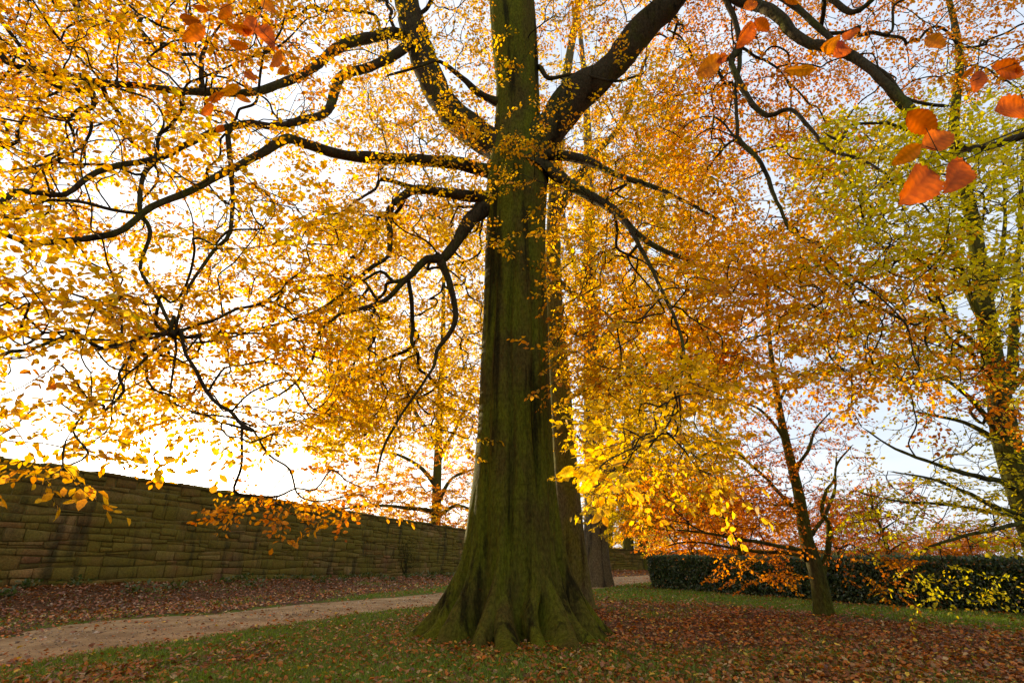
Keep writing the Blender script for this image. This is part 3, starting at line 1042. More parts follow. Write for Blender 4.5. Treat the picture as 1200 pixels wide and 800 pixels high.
near_twig(mb, [
    ([(1290, -60, 1.9), (1240, 60, 1.5), (1200, 150, 1.25), (1150, 178, 1.15), (1110, 190, 1.12), (1085, 150, 1.1)], .004),
    ([(1200, 150, 1.25), (1150, 170, 1.18), (1120, 180, 1.15), (1085, 172, 1.12)], .0025),
    ([(1150, 178, 1.15), (1135, 185, 1.14), (1090, 198, 1.12)], .002),
    ([(1240, 60, 1.5), (1190, 75, 1.35), (1140, 95, 1.3)], .0025),
    ([(1190, 75, 1.35), (1110, 45, 1.3), (1070, 35, 1.3), (1000, 45, 1.4), (985, 50, 1.4)], .002),
    ([(930, -60, 1.9), (900, -10, 1.7), (880, 25, 1.6), (845, 70, 1.55)], .003),
    ([(985, 50, 1.4), (965, 70, 1.45), (940, 80, 1.45)], .0016),
], [
    (1062, 130, 1097, 156, 1.1, 0.045), (1081, 168, 1046, 193, 1.12, 0.225), (1079, 174, 1117, 156, 1.13, 0.27), (1092, 199, 1066, 232, 1.12, 0.405), (1131, 189, 1114, 220, 1.14, 0.45),
    (1083, 44, 1108, 54, 1.3, 0.27), (1142, 78, 1128, 92, 1.3, 0.18), (1150, 82, 1142, 108, 1.3, 0.315), (1160, 78, 1200, 86, 1.35, 0.45), (1164, 130, 1205, 126, 1.3, 0.495), (1200, 80, 1170, 92, 1.36, 0.225),
    (958, 80, 920.56, 84.68, 1.45, 0.4725), (985, 50, 963.94, 56.24, 1.4, 0.36), (992, 52, 979.52, 64.48, 1.4, 0.09), (996, 48, 999.12, 33.96, 1.4, 0.36),
    (916, -6, 934.72, 4.92, 1.6, 0.09), (884, 22, 901.16, 36.04, 1.6, 0.045), (884, 26, 866.84, 54.08, 1.6, 0.45), (846, 68, 819.48, 86.72, 1.55, 0.405), (852, 64, 839.52, 73.36, 1.55, 0.225), (870, 10, 887.16, 3.76, 1.6, 0.36),
], 'deep', 5)
near_twig(mb, [
    ([(300, -90, 2.8), (310, -10, 2.4), (300, 30, 2.2), (285, 85, 2.1), (275, 118, 2.05), (262, 150, 2.0)], .004),
    ([(310, -10, 2.4), (270, 5, 2.3), (235, 25, 2.2), (215, 40, 2.15)], .0025),
    ([(300, 30, 2.2), (330, 60, 2.15), (340, 80, 2.1)], .002),
    ([(285, 85, 2.1), (262, 100, 2.05), (245, 125, 2.0)], .002),
], [
    (300, 20, 286, 42, 2.2, .2), (304, 30, 318, 50, 2.2, .3), (296, 36, 270, 32, 2.2, .6), (292, 55, 268, 50, 2.15, .5), (240, 30, 216, 48, 2.2, .1), (236, 24, 210, 26, 2.2, .5), (270, 5, 258, 22, 2.3, .4),
    (330, 60, 318, 78, 2.15, .8), (338, 76, 326, 88, 2.1, .6), (286, 84, 300, 94, 2.1, .3), (280, 98, 258, 112, 2.1, .7), (276, 112, 294, 120, 2.05, .3), (264, 108, 240, 118, 2.05, .9),
    (262, 130, 276, 138, 2.0, .3), (262, 146, 254, 156, 2.0, .1), (250, 122, 236, 134, 2.0, .6), (306, 0, 322, 14, 2.4, .3), (310, -20, 290, -8, 2.4, .3), (246, 12, 226, 8, 2.25, .4),
], 'deep', 6)
near_twig(mb, [
    ([(775, 508, 4.9), (740, 520, 4.2), (716, 540, 3.9), (704, 575, 3.7), (698, 605, 3.65)], .004),
    ([(716, 540, 3.9), (690, 545, 3.8), (660, 548, 3.75)], .002),
    ([(704, 560, 3.75), (725, 570, 3.7), (735, 580, 3.7)], .002),
    ([(740, 520, 4.2), (770, 515, 4.3), (800, 520, 4.4)], .002),
], [
    (674, 548, 655.6, 556, 3.75, .3), (696, 545, 683.2, 553.8, 3.8, .2), (702, 550, 692.4, 566, 3.8, .3), (710, 556, 702, 564, 3.75, .5), (712, 560, 724.8, 553.6, 3.75, .4), (718, 545, 732.4, 539.4, 3.9, .4),
    (710, 568, 698.8, 577.6, 3.7, .2), (714, 570, 726.8, 576.4, 3.7, .3), (731, 570, 744.6, 566.8, 3.7, .6), (741, 576, 754.6, 587.2, 3.7, .4), (736, 580, 739.2, 591.2, 3.7, .2), (708, 582, 698.4, 594.8, 3.68, .4), (710, 585, 724.4, 592.2, 3.68, .1),
    (706, 595, 715.6, 603.8, 3.66, .2), (704, 600, 694.4, 612.8, 3.65, .3), (706, 604, 712.4, 616.8, 3.65, .2), (686, 552, 676.4, 564.8, 3.78, .6), (694, 560, 679.6, 577.6, 3.76, .5), (751, 522, 761.4, 514, 4.2, .4), (766, 518, 778, 526, 4.25, .3), (791, 518, 801.4, 510, 4.35, .5), (801, 520, 814.6, 528, 4.4, .2),
], 'yellow', 8)

# ================================================================== OTHER TREES
G_AV = 'big trees in the row behind the old beech'


def flared(tree, pts, w0, w1, sides=28, name='trunk', bark=None, px=True, flare=.35, step=.3):
    """bole from the ground up, with a root flare"""
    pts = np.asarray(pts, float)
    if px:
        W = at(pts[:, 0], pts[:, 1], pts[:, 2])
        sc = scale_at(pts[:, 0], pts[:, 1], pts[:, 2])
        R = np.linspace(w0, w1, len(pts)) * sc / (2 * FPX)
    else:
        W, R = pts, np.linspace(w0, w1, len(pts)) / 2
    W = W.copy()
    W[0] = tree.base - [0, 0, .12]
    Q = smooth_path(np.c_[W, R], step)
    W, R = Q[:, :3], Q[:, 3]
    hgt = W[:, 2] - tree.base[2]
    n0 = len(tree.P)
    tree.add_chain(W, R)
    for i_ in range(n0, len(tree.P)):
        tree.plen[i_] = 50. if hgt[i_ - n0] < 2.2 else 1.0 + .1 * hgt[i_ - n0]
    th_ = np.arange(sides) * 2 * math.pi / sides
    V, F = tube(W, R, sides)
    V = V.reshape(len(W), sides, 3)
    off = V - W[:, None, :]
    lob_ = .6 + .4 * np.cos(th_ * 5 + tree.base[0]) + .3 * np.cos(th_ * 3 + 1)
    k_ = 1 + flare * np.exp(-np.clip(hgt, 0, None) / (R[0] * 1.3))[:, None] * lob_[None, :] + .1 * (fbm(V * np.array([1.4, 1.4, .5]) / max(R[0], .1) * .5, 4, 3) - .5)
    V = W[:, None, :] + off * k_[..., None]
    return make_mesh(name, V.reshape(-1, 3), F, None, bark or tree.bark, None, True, tree.root, tree.base)


# second trunk, close behind the beech
b = gnd(677, 713)
t2 = Tree('mature_tree', b, 'mossy olive trunk standing right behind the huge beech, first of the row', G_AV, M_BARK_PALE, 21)
flared(t2, [(677, 713, b[1]), (672, 660, b[1]), (666, 590, b[1]), (658, 480, b[1]), (652, 400, b[1]), (648.5, 330, b[1]), (649, 250, b[1]), (656, 150, b[1]), (670, 50, b[1] + 1), (690, -60, b[1] + 1.6), (700, -160, b[1] + 2)], 36, 2)
t2.limb([(654, 330, b[1]), (687, 354, b[1] - 1), (711, 368, b[1] - 1.6), (740, 400, b[1] - 2)], 8, 2, .3, 7)
t2.limb([(656, 380, b[1]), (690, 400, b[1] - 1), (708, 430, b[1] - 2), (750, 425, b[1] - 3)], 7, 2, .3, 7)
t2.limb([(652, 250, b[1]), (690, 190, b[1] + 1), (730, 140, b[1] + 1.5), (760, 60, b[1] + 2)], 12, 3, .4, 8)
t2.limb([(652, 200, b[1]), (620, 130, b[1] + 1), (600, 40, b[1] + 2)], 10, 3, .4, 8)
t2.limb([(660, 470, b[1]), (690, 455, b[1] - .5), (730, 440, b[1] - 1), (790, 450, b[1] - 1)], 6, 2, .3, 7)
P_, pal_, kd_, sc_ = regions([
    (640, 60, 800, 330, 420, b[1] - 4, b[1] + 5, 'olive', 'mid', 1.0),
    (640, 300, 790, 520, 260, b[1] - 3, b[1] + 4, 'yellow', 'mid', .95),
    (642, 430, 700, 560, 60, b[1] - 1.5, b[1] + 1, 'yellow', 'mid', .7)], t2.r, (), .4, .3, .7)
t2.grow(P_, pal_, kd_, sc_, .2, .5, .09, sag=.2)

b = gnd(698, 686)
t3 = Tree('mature_tree', b, 'grey brown trunk with pale edge, second tree back in the row', G_AV, M_BARK_GREY, 22)
flared(t3, [(698, 686, b[1]), (698, 640, b[1]), (697, 560, b[1]), (694, 450, b[1]), (691, 320, b[1]), (690, 200, b[1] + 1), (684, 80, b[1] + 2), (670, -40, b[1] + 3)], 33, 2)
t3.limb([(693, 420, b[1]), (730, 360, b[1]), (760, 280, b[1] + 1), (790, 200, b[1] + 1)], 12, 3, .5, 8)
t3.limb([(694, 470, b[1]), (740, 450, b[1] - 2), (800, 430, b[1] - 3)], 8, 2, .5, 8)
t3.limb([(697, 560, b[1]), (730, 545, b[1] - 1), (780, 540, b[1] - 2), (810, 560, b[1] - 3)], 7, 2, .5, 8)
t3.limb([(692, 360, b[1]), (670, 300, b[1] - 1), (655, 220, b[1])], 9, 2, .5, 8)
P_, pal_, kd_, sc_ = regions([
    (640, 180, 830, 420, 620, b[1] - 6, b[1] + 7, 'yellow', 'far', 1.0),
    (690, 380, 850, 600, 620, b[1] - 6, b[1] + 4, 'olive', 'far', .9),
    (700, 540, 800, 620, 120, b[1] - 4, b[1] + 4, 'olive', 'far', .8)], t3.r, (), .4, .2, .7)
t3.grow(P_, pal_, kd_, sc_, .2, .8, .12, sag=.2, tipr=.005)

for (px_, py_, w_, tw_, lab, gx0, gx1, sd, pal) in [
        (714, 664, 9, 4, 'slim dark pole like trunk half hidden beside the pale edged trunk', 690, 760, 23, 'olive'),
        (736, 667, 14, 6, 'dark stout trunk left of two before the far wall', 690, 790, 24, 'yellow'),
        (752.5, 667, 12, 5, 'forked dark trunk at the far path end beside the hedge corner', 740, 850, 25, 'olive')]:
    b = gnd(px_, py_)
    t = Tree('mature_tree', b, lab, G_AV, M_BARK_OLIVE, sd)
    Yb = b[1]
    flared(t, [(px_, py_, Yb), (px_, 630, Yb), (px_ + 1, 580, Yb), (px_ - 1, 500, Yb), (px_, 430, Yb)], w_, tw_, 18, step=.8)
    t.limb([(px_, 600, Yb), (px_ + 18, 575, Yb - 1), (px_ + 40, 545, Yb - 2)], 6, 2, .8, 7)
    t.limb([(px_, 560, Yb), (px_ - 16, 530, Yb - 1), (px_ - 26, 490, Yb)], 5, 2, .8, 7)
    if sd == 25:
        t.limb([(px_, 640, Yb), (px_ + 8, 622, Yb), (px_ + 16, 600, Yb), (px_ + 22, 570, Yb)], 7, 3, .6, 8)
    P_, pal_, kd_, sc_ = regions([(gx0, 420, gx1, 634, 330, Yb - 7, Yb + 7, pal, 'far', 1.3), (gx0, 600, gx1, 640, 40, Yb - 5, Yb + 3, 'yellow', 'far', .8)], t.r, (), .38, .15, .6)
    t.grow(P_, pal_, kd_, sc_, .2, 1.2, .15, sag=.15, tipr=.007)

# tree rising behind the stone wall
b = np.array([*(at(511, 640, 52)[:2]), 0.0])
t7 = Tree('wall_tree', b, 'yellow leaved tree rising from behind the stone wall left of the beech trunk', None, M_BARK_OLIVE, 26)
Yb = 52
flared(t7, [(511, 660, Yb), (511, 600, Yb), (513, 540, Yb), (516, 470, Yb), (519, 400, Yb), (520, 320, Yb + 1)], 13, 4, 18, step=.8)
for l_ in ([(512, 590, Yb), (530, 560, Yb - 1), (560, 548, Yb - 2)], [(512, 570, Yb), (490, 545, Yb - 1), (455, 530, Yb - 2), (420, 535, Yb - 3)], [(513, 540, Yb), (540, 490, Yb), (560, 440, Yb + 1)],
           [(514, 520, Yb), (485, 480, Yb + 1), (460, 420, Yb + 1)], [(512, 600, Yb), (480, 595, Yb - 2), (430, 592, Yb - 4), (390, 598, Yb - 4)], [(512, 605, Yb), (535, 592, Yb - 2), (560, 600, Yb - 3)]):
    t7.limb(l_, 6, 1.6, .8, 7)
P_, pal_, kd_, sc_ = regions([(390, 300, 566, 480, 330, Yb - 8, Yb + 9, 'yellow', 'far', 1.35), (360, 470, 566, 625, 860, Yb - 6, Yb + 8, 'amber', 'far', 1.15), (420, 540, 566, 630, 260, Yb - 5, Yb + 6, 'yellow', 'far', 1.1)], t7.r, (), .42, .14, .7)
t7.grow(P_, pal_, kd_, sc_, .2, 1.2, .15, sag=.15, tipr=.006)

# young leaning beech on the right
b = gnd(965, 720)
t8 = Tree('young_beech', b, 'slender leaning beech with rust orange leaves in front of the dark hedge', None, M_BARK_OLIVE, 27)
Yb = b[1]
flared(t8, [(965, 720, Yb), (959, 678, Yb), (951, 650, Yb), (945, 631, Yb), (940, 602, Yb), (935, 574, Yb), (925, 533, Yb), (915, 489, Yb), (908, 445, Yb), (902, 400, Yb), (898, 340, Yb), (894, 270, Yb)], 20, 1.5, 22, flare=.25, step=.2)
for l_, w0 in (([(961, 672, Yb), (970, 650, Yb - .1), (972, 632, Yb - .2), (971, 612, Yb - .3), (962, 600, Yb - .4), (968, 575, Yb - .4), (978, 560, Yb - .5), (980, 530, Yb - .6)], 9),
               ([(946, 632, Yb), (958, 616, Yb + .2), (968, 602, Yb + .3), (979, 574, Yb + .5), (981, 545, Yb + .5), (1000, 520, Yb + .6)], 6),
               ([(940, 606, Yb), (925, 590, Yb - .3), (912, 575, Yb - .6), (898, 560, Yb - .8), (880, 545, Yb - 1), (864, 530, Yb - 1.2), (830, 515, Yb - 1.5)], 6),
               ([(943, 646, Yb), (920, 641, Yb - .4), (880, 632, Yb - .9), (830, 625, Yb - 1.4), (790, 620, Yb - 1.8)], 6),
               ([(944, 655, Yb), (925, 648, Yb + .4), (890, 646, Yb + .9), (850, 640, Yb + 1.3), (810, 634, Yb + 1.7), (780, 640, Yb + 2)], 5),
               ([(936, 590, Yb), (918, 592, Yb + .4), (895, 590, Yb + .7)], 4),
               ([(930, 560, Yb), (945, 530, Yb), (955, 505, Yb + .4), (975, 480, Yb + .6)], 5),
               ([(921, 515, Yb), (890, 480, Yb - .4), (860, 470, Yb - .8)], 5),
               ([(912, 470, Yb), (935, 440, Yb + .4), (960, 430, Yb + .6)], 4)):
    t8.limb(l_, w0, 1.5, .16, 8)
P_, pal_, kd_, sc_ = regions([
    (740, 545, 930, 622, 330, Yb - 2.2, Yb + 2.6, 'orange', 'near', .85), (750, 570, 890, 625, 110, Yb - 2, Yb + 2, 'red', 'near', .8),
    (850, 520, 960, 600, 90, Yb - 1.5, Yb + 1.5, 'red', 'sparse', .9),
    (840, 430, 1000, 540, 200, Yb - 1.6, Yb + 2, 'orange', 'near', .85),
    (840, 645, 930, 680, 34, Yb - 1.8, Yb - .2, 'orange', 'near', .8), (985, 650, 1065, 695, 34, Yb - 2.0, Yb - .6, 'orange', 'near', .8),
    (940, 560, 1010, 650, 60, Yb - 1.2, Yb + 1, 'red', 'sparse', .8), (860, 300, 980, 440, 160, Yb - 1.8, Yb + 2, 'orange', 'near', .85)], t8.r, [(1010, 560, 45, 55, .5)], .4, .6, .6)
t8.grow(P_, pal_, kd_, sc_, .2, .3, .05, sag=.1)

# yellow green tree at the right edge
b = gnd(1252, 738)
t9 = Tree('lime_tree', b, 'tall many stemmed tree with yellow green leaves at the right edge', None, M_BARK_OLIVE, 28)
Yb = b[1]
flared(t9, [(1252, 738, Yb), (1230, 670, Yb), (1204, 592, Yb), (1188, 545, Yb), (1178, 510, Yb), (1170, 462, Yb), (1160, 400, Yb), (1150, 330, Yb), (1138, 250, Yb), (1118, 160, Yb), (1124, 60, Yb + .3), (1104, -40, Yb + .6), (1096, -140, Yb + .8)], 38, 1.5, 24, flare=.3, step=.25)
for l_, w0 in (([(1175, 480, Yb), (1186, 420, Yb + .2), (1190, 340, Yb + .4), (1196, 250, Yb + .5), (1200, 150, Yb + .6)], 14),
               ([(1158, 390, Yb), (1130, 330, Yb - .2), (1110, 270, Yb - .4), (1090, 200, Yb - .4)], 9),
               ([(1155, 360, Yb), (1172, 310, Yb + .3), (1178, 260, Yb + .4), (1176, 180, Yb + .5)], 9),
               ([(1165, 430, Yb), (1140, 400, Yb - .4), (1110, 380, Yb - .8), (1070, 360, Yb - 1)], 8),
               ([(1196, 580, Yb), (1180, 566, Yb - .3), (1150, 558, Yb - .7), (1100, 545, Yb - 1.2), (1050, 525, Yb - 1.6), (1010, 500, Yb - 2)], 9),
               ([(1203, 604, Yb), (1170, 595, Yb - .5), (1130, 575, Yb - .9), (1090, 560, Yb - 1.4), (1040, 552, Yb - 1.8)], 8),
               ([(1206, 610, Yb), (1180, 604, Yb - .5), (1120, 592, Yb - 1), (1060, 588, Yb - 1.5), (1010, 578, Yb - 1.8)], 6),
               ([(1206, 612, Yb), (1190, 615, Yb - .8), (1140, 625, Yb - 1.5), (1090, 640, Yb - 2), (1060, 660, Yb - 2.2)], 6),
               ([(1184, 530, Yb), (1150, 505, Yb + .3), (1110, 490, Yb + .4), (1060, 480, Yb + .4)], 8),
               ([(1180, 520, Yb), (1140, 470, Yb - .4), (1100, 440, Yb - .8), (1040, 430, Yb - 1)], 8),
               ([(1200, 590, Yb), (1240, 540, Yb), (1290, 500, Yb)], 9), ([(1175, 470, Yb), (1230, 400, Yb), (1280, 340, Yb)], 8),
               ([(1140, 250, Yb), (1110, 180, Yb), (1080, 130, Yb - .3)], 6)):
    t9.limb(l_, w0, 1.5, .2, 8)
P_, pal_, kd_, sc_ = regions([
    (940, 130, 1220, 450, 880, Yb - 4.5, Yb + 2.5, 'lime', 'near', 1.0), (985, 150, 1220, 330, 260, Yb - 6, Yb - 3, 'lime', 'near', 1.0), (1080, 80, 1300, 330, 380, Yb - 2, Yb + 4, 'lime', 'near', 1.0),
    (1180, 300, 1340, 620, 200, Yb - 2.5, Yb + 3, 'lime', 'near', 1.0),
    (980, 430, 1200, 620, 230, Yb - 3, Yb + 2.5, 'lime', 'sparse', .95), (1000, 560, 1200, 640, 80, Yb - 3, Yb, 'lime', 'near', .8),
    (1060, 660, 1195, 698, 38, Yb - 2.8, Yb - 1.2, 'lime', 'sparse', .85)], t9.r, [(1150, 240, 60, 70, .4), (1030, 540, 60, 35, .7), (1080, 600, 50, 20, .5)], .4, .5, .65)
t9.grow(P_, pal_, kd_, sc_, .2, .3, .05, sag=.15)


# ------------------------------------------------------------------ trees far behind hedge and wall
def far_proto(name, label, cat, pal, seed, hgt, rad, n, kind='far', sc=1.0, low=.22):
    t = Tree(name, (0, 0, 0), label, None, M_BARK_OLIVE, seed, cat)
    r = t.r
    flared(t, [(0, 0, -.1), (.1, 0, hgt * .2), (.2, .1, hgt * .45), (.1, .2, hgt * .7), (0, .2, hgt * .92)], hgt * .055, .05, 14, px=False, step=.5)
    for k in range(9):
        a = k * 2.4
        z0 = hgt * (.16 + .07 * k)
        e = rad * r.uniform(.6, .95) * (1 - .06 * k)
        t.limb([(.1, 0, z0), (e * .4 * math.cos(a), e * .4 * math.sin(a), z0 + e * .22), (e * math.cos(a + .15), e * math.sin(a + .15), z0 + e * r.uniform(.3, .6))], hgt * .02, .02, .5, 6, px=False)
    u = r.normal(0, 1, (n * 3, 3))
    u /= np.linalg.norm(u, axis=1, keepdims=True)
    u *= (r.random(len(u)) ** .42)[:, None]
    W = u * [rad, rad, hgt * (1 - low) / 2] + [0, 0, hgt * (1 + low) / 2]
    W = W[fbm(W * .45 / (rad / 4), 50 + seed, 3) > .46][:n]
    t.grow(W, [pal] * len(W), [kind] * len(W), sc * r.uniform(.8, 1.2, len(W)), .2, .7, .1, sag=.1, tipr=.006)
    return t.root


def copy_tree(root, loc, rz, s, label, group):
    c = root.copy()
    COL.objects.link(c)
    c.location, c.rotation_euler, c.scale = loc, (0, 0, rz), (s, s, s)
    c['label'] = label
    if group:
        c['group'] = group
    for ch in list(root.children):
        d = ch.copy()
        COL.objects.link(d)
        d.parent = c
    return c


G_BK = 'garden trees beyond the hedge'
G_WD = 'bare brown woodland trees on the far right skyline'
fa = far_proto('garden_tree', 'x', 'tree', 'red', 41, 5.2, 2.7, 190, 'mid', 1.1)
fb = far_proto('garden_tree', 'x', 'tree', 'orange', 42, 3.6, 2.6, 200, 'mid', 1.1, .15)
fc = far_proto('woodland_tree', 'x', 'tree', 'brown', 43, 9, 4.2, 190, 'far', 1.1, .1)
fd = far_proto('garden_tree', 'x', 'tree', 'olive', 44, 6.5, 3.2, 220, 'mid', 1.2)


def put(proto, px, Y, s, rz, label, group, first, sink=.05):
    p = at(px, 650, Y)
    loc = (p[0], p[1], -sink)
    if first:
        proto.location, proto.rotation_euler, proto.scale = loc, (0, 0, rz), (s, s, s)
        proto['label'] = label
        proto['group'] = group
        return proto
    return copy_tree(proto, loc, rz, s, label, group)


put(fa, 1040, 27, .98, .3, 'reddish half bare tree above the hedge right of the leaning beech', G_BK, True)
put(fa, 985, 40, 1.1, 2.1, 'thin reddish tree far behind the leaning beech trunk', G_BK, False)
put(fa, 868, 34, 1.15, 4.0, 'rust red tree above the hedge left of the leaning beech', G_BK, False)
put(fb, 1135, 30, .9, .9, 'low bright orange bush tree peeping over the right half of the hedge', G_BK, True)
put(fb, 1085, 33, .8, 3.3, 'small orange bush tree over the hedge beside the reddish tree', G_BK, False)
put(fb, 815, 36, 1.25, 1.7, 'orange tree spreading over the left end of the hedge', G_BK, False)
put(fb, 925, 38, .9, 5.0, 'low orange bush tree over the hedge behind the leaning beech', G_BK, False)
put(fd, 792, 46, 1.25, .4, 'olive yellow tree behind the left end of the hedge', G_BK, True)
put(fd, 840, 60, 1.1, 2.2, 'dull olive tree deep behind the hedge', G_BK, False)
put(fd, 716, 74, 1.2, 1.0, 'olive tree far beyond the wall end, seen past the pale edged trunk', G_BK, False, 1.6)
put(fd, 742, 82, 1.3, 3.1, 'olive tree far behind the two dark trunks at the path end', G_BK, False, 1.8)
put(fd, 768, 70, 1.1, 5.2, 'olive tree far behind the hedge corner', G_BK, False, 1.4)
wl = ['brown tree on the right skyline, nearest the picture edge', 'brown tree on the skyline above the orange bush tree', 'brown tree on the skyline between the two orange bush trees', 'brown tree on the skyline behind the reddish half bare tree',
      'brown tree on the skyline right behind the leaning beech', 'brown tree on the skyline behind the hedge centre', 'brown tree on the skyline near the hedge left end', 'tall brown tree on the skyline past the lime tree trunk']
for k_, (px_, Y_, s_) in enumerate([(1190, 62, .62), (1140, 70, .72), (1095, 66, .5), (1050, 90, .6), (1000, 95, .55), (940, 100, .6), (880, 92, .6), (1240, 66, .8)]):
    put(fc, px_, Y_, s_, k_ * 1.3, wl[k_], G_WD, k_ == 0)

# ================================================================== STONE WALL
m, nt, out = new_mat('mossy_sandstone')
h = N(nt)
p = h.pos()
a_ = h.attr()
big = h.noise(p, .45, 5, .6)
med = h.noise(p, 2.4, 6, .65)
fine = h.noise(p, 18, 5, .65)
drip = h.noise(h.mapping(p, (1, 1, .16)), 1.6, 4, .6)
c = h.mix(h.ramp(med, .3, .7), h.mix(1.0, a_, (.7, .68, .62), 'MULTIPLY'), a_)
c = h.mix(h.math('MULTIPLY', h.ramp(big, .30, .56), .85), c, (.15, .125, .016))
c = h.mix(h.math('MULTIPLY', h.ramp(drip, .52, .68), .75), c, (.035, .032, .014))
c = h.mix(h.ramp(fine, .25, .7), h.mix(1.0, c, (.6, .6, .6), 'MULTIPLY'), h.mix(1.0, c, (1.2, 1.2, 1.15), 'MULTIPLY'))
h.principled(out, c, .93, h.bump(h.math('ADD', fine, med), .8, .03), .12)
M_STONE = m
m, nt, out = new_mat('lime_mortar')
h = N(nt)
p = h.pos()
f1 = h.noise(p, 5, 5, .7)
c = h.mix(h.ramp(f1, .3, .7), (.10, .083, .02), (.15, .12, .034))
h.principled(out, c, .95, h.bump(f1, .8, .02), .1)
M_MORTAR = m

wall_root = empty('stone_wall', (W0[0], W0[1], 0), 'tall old mossy stone garden wall running along the left of the path', 'wall')
wb = (W0[0], W0[1], 0)
seg = np.linalg.norm(np.diff(WALL, axis=0), axis=1)
arc0 = np.concatenate([[0], np.cumsum(seg)])
_fine = smooth_path(np.c_[WALL, WALL_TOP], .5)
WF = _fine[:, :2]
wfa = np.concatenate([[0], np.cumsum(np.linalg.norm(np.diff(WF, axis=0), axis=1))])


def wpt(s):
    x = np.interp(s, wfa, WF[:, 0])
    y = np.interp(s, wfa, WF[:, 1])
    e = .15
    dx = np.interp(s + e, wfa, WF[:, 0]) - np.interp(s - e, wfa, WF[:, 0])
    dy = np.interp(s + e, wfa, WF[:, 1]) - np.interp(s - e, wfa, WF[:, 1])
    l = np.hypot(dx, dy)
    return np.array([x, y]), np.array([dx / l, dy / l])


def wtop(s):
    return float(np.interp(s, wfa, _fine[:, 2]))


rw = np.random.default_rng(5)
SB = Bag()
STONE = np.array([(.17, .105, .038), (.14, .095, .034), (.19, .115, .042), (.12, .088, .03), (.16, .085, .036), (.11, .085, .024), (.20, .13, .055)])
TOT = wfa[-1]
frac = 0.0
ncourse = 13
cuts = np.sort(np.r_[0, np.cumsum(rw.uniform(.75, 1.35, ncourse))])
cuts /= cuts[-1]
def cwarp(c_, sa):
    if c_ in (0, ncourse):
        return 0.
    return .055 * math.sin(sa * .55 + c_ * 2.3) + .035 * math.sin(sa * 1.7 + c_ * 4.1)


for ci in range(ncourse):
    s = -rw.uniform(0, .4)
    while s < min(TOT, 110) - .2:
        ln = rw.uniform(.35, 1.15)
        if s > 75:
            ln *= 2
        s0, s1 = max(s, 0), min(s + ln, TOT - .02)
        s += ln
        if s1 - s0 < .1:
            continue
        g = .009
        parts = [(0., 1.)]
        if rw.random() < .22:
            q_ = rw.uniform(.38, .62)
            parts = [(0., q_), (q_, 1.)]
        for lo_, hi_ in parts:
            j = rw.uniform(-.026, .026, 8)
            out_ = rw.uniform(-.025, .045)
            c = STONE[rw.integers(len(STONE))] * rw.uniform(.85, 1.75)
            vv = []
            for dep, ins in ((-.06, 0), (out_ + .0, .004), (out_ + .02, .035)):
                for q_, (sa, fa_) in enumerate(((s0, 0), (s1, 0), (s1, 1), (s0, 1))):
                    P2, D2 = wpt(sa + (g + ins) * (1 if sa == s0 else -1) + j[q_] * .5)
                    nrm = np.array([D2[1], -D2[0]])
                    top_ = wtop(sa)
                    g0 = float(H0(P2[0], P2[1])) - .12
                    za, zb = (g0 + (top_ - g0) * cuts[c_] + cwarp(c_, sa) for c_ in (ci, ci + 1))
                    za, zb = za + (zb - za) * lo_, za + (zb - za) * hi_
                    z_ = za + g + ins * .7 + j[q_ + 4] * .6 if fa_ == 0 else zb - g - ins * .7 + j[q_ + 4] * .6
                    P3 = P2 + nrm * (dep + rw.uniform(-.008, .008))
                    vv.append((P3[0], P3[1], z_))
            Qs = []
            for r0 in (0, 4):
                for e_ in range(4):
                    n_e = (e_ + 1) % 4
                    Qs.append((r0 + e_, r0 + n_e, r0 + 4 + n_e, r0 + 4 + e_))
            Qs.append((8, 9, 10, 11))
            SB.add(vv, Qs, None, c)
SB.build('stonework', M_STONE, wall_root, wb)
# core and coping
CB, KB = Bag(), Bag()
ss = np.arange(0, TOT, .5)
ring = []
for s in ss:
    P2, D2 = wpt(s)
    nrm = np.array([D2[1], -D2[0]])
    z0, z1 = float(H0(*P2)) - .5, wtop(s)
    f_, b_ = P2 - nrm * .012, P2 - nrm * .5
    ring.append([(f_[0], f_[1], z0), (f_[0], f_[1], z1 - .01), (b_[0], b_[1], z1 - .01), (b_[0], b_[1], z0)])
ring = np.array(ring)
i = np.arange(len(ss) - 1)[:, None] * 4
j = np.arange(4)[None, :]
k = (j + 1) % 4
CB.add(ring, np.stack([i + j, i + 4 + j, i + 4 + k, i + k], -1).reshape(-1, 4))
CB.build('mortar_core', M_MORTAR, wall_root, wb)
s = 0
while s < TOT - 1:
    ln = rw.uniform(.6, 1.0)
    c = STONE[rw.integers(len(STONE))] * rw.uniform(.6, 1.0)
    hh_, tl = rw.uniform(.09, .17), rw.uniform(-.03, .03)
    vv = []
    for sa in (s + .008, s + ln - .008):
        P2, D2 = wpt(sa)
        nrm = np.array([D2[1], -D2[0]])
        z1 = wtop(sa) + tl
        for off, dz in ((.07, 0), (.07, hh_ * .55), (.0, hh_), (-.5, hh_), (-.57, hh_ * .5), (-.57, 0)):
            o2 = P2 + nrm * (off + rw.uniform(-.01, .01))
            vv.append((o2[0], o2[1], z1 + dz + rw.uniform(-.006, .006)))
    Qs = [(e_, (e_ + 1) % 6, 6 + (e_ + 1) % 6, 6 + e_) for e_ in range(6)] + [(0, 1, 2, 3), (0, 3, 4, 5), (6, 7, 8, 9), (6, 9, 10, 11)]
    KB.add(vv, Qs, None, c)
    s += ln
KB.build('coping', M_STONE, wall_root, wb)

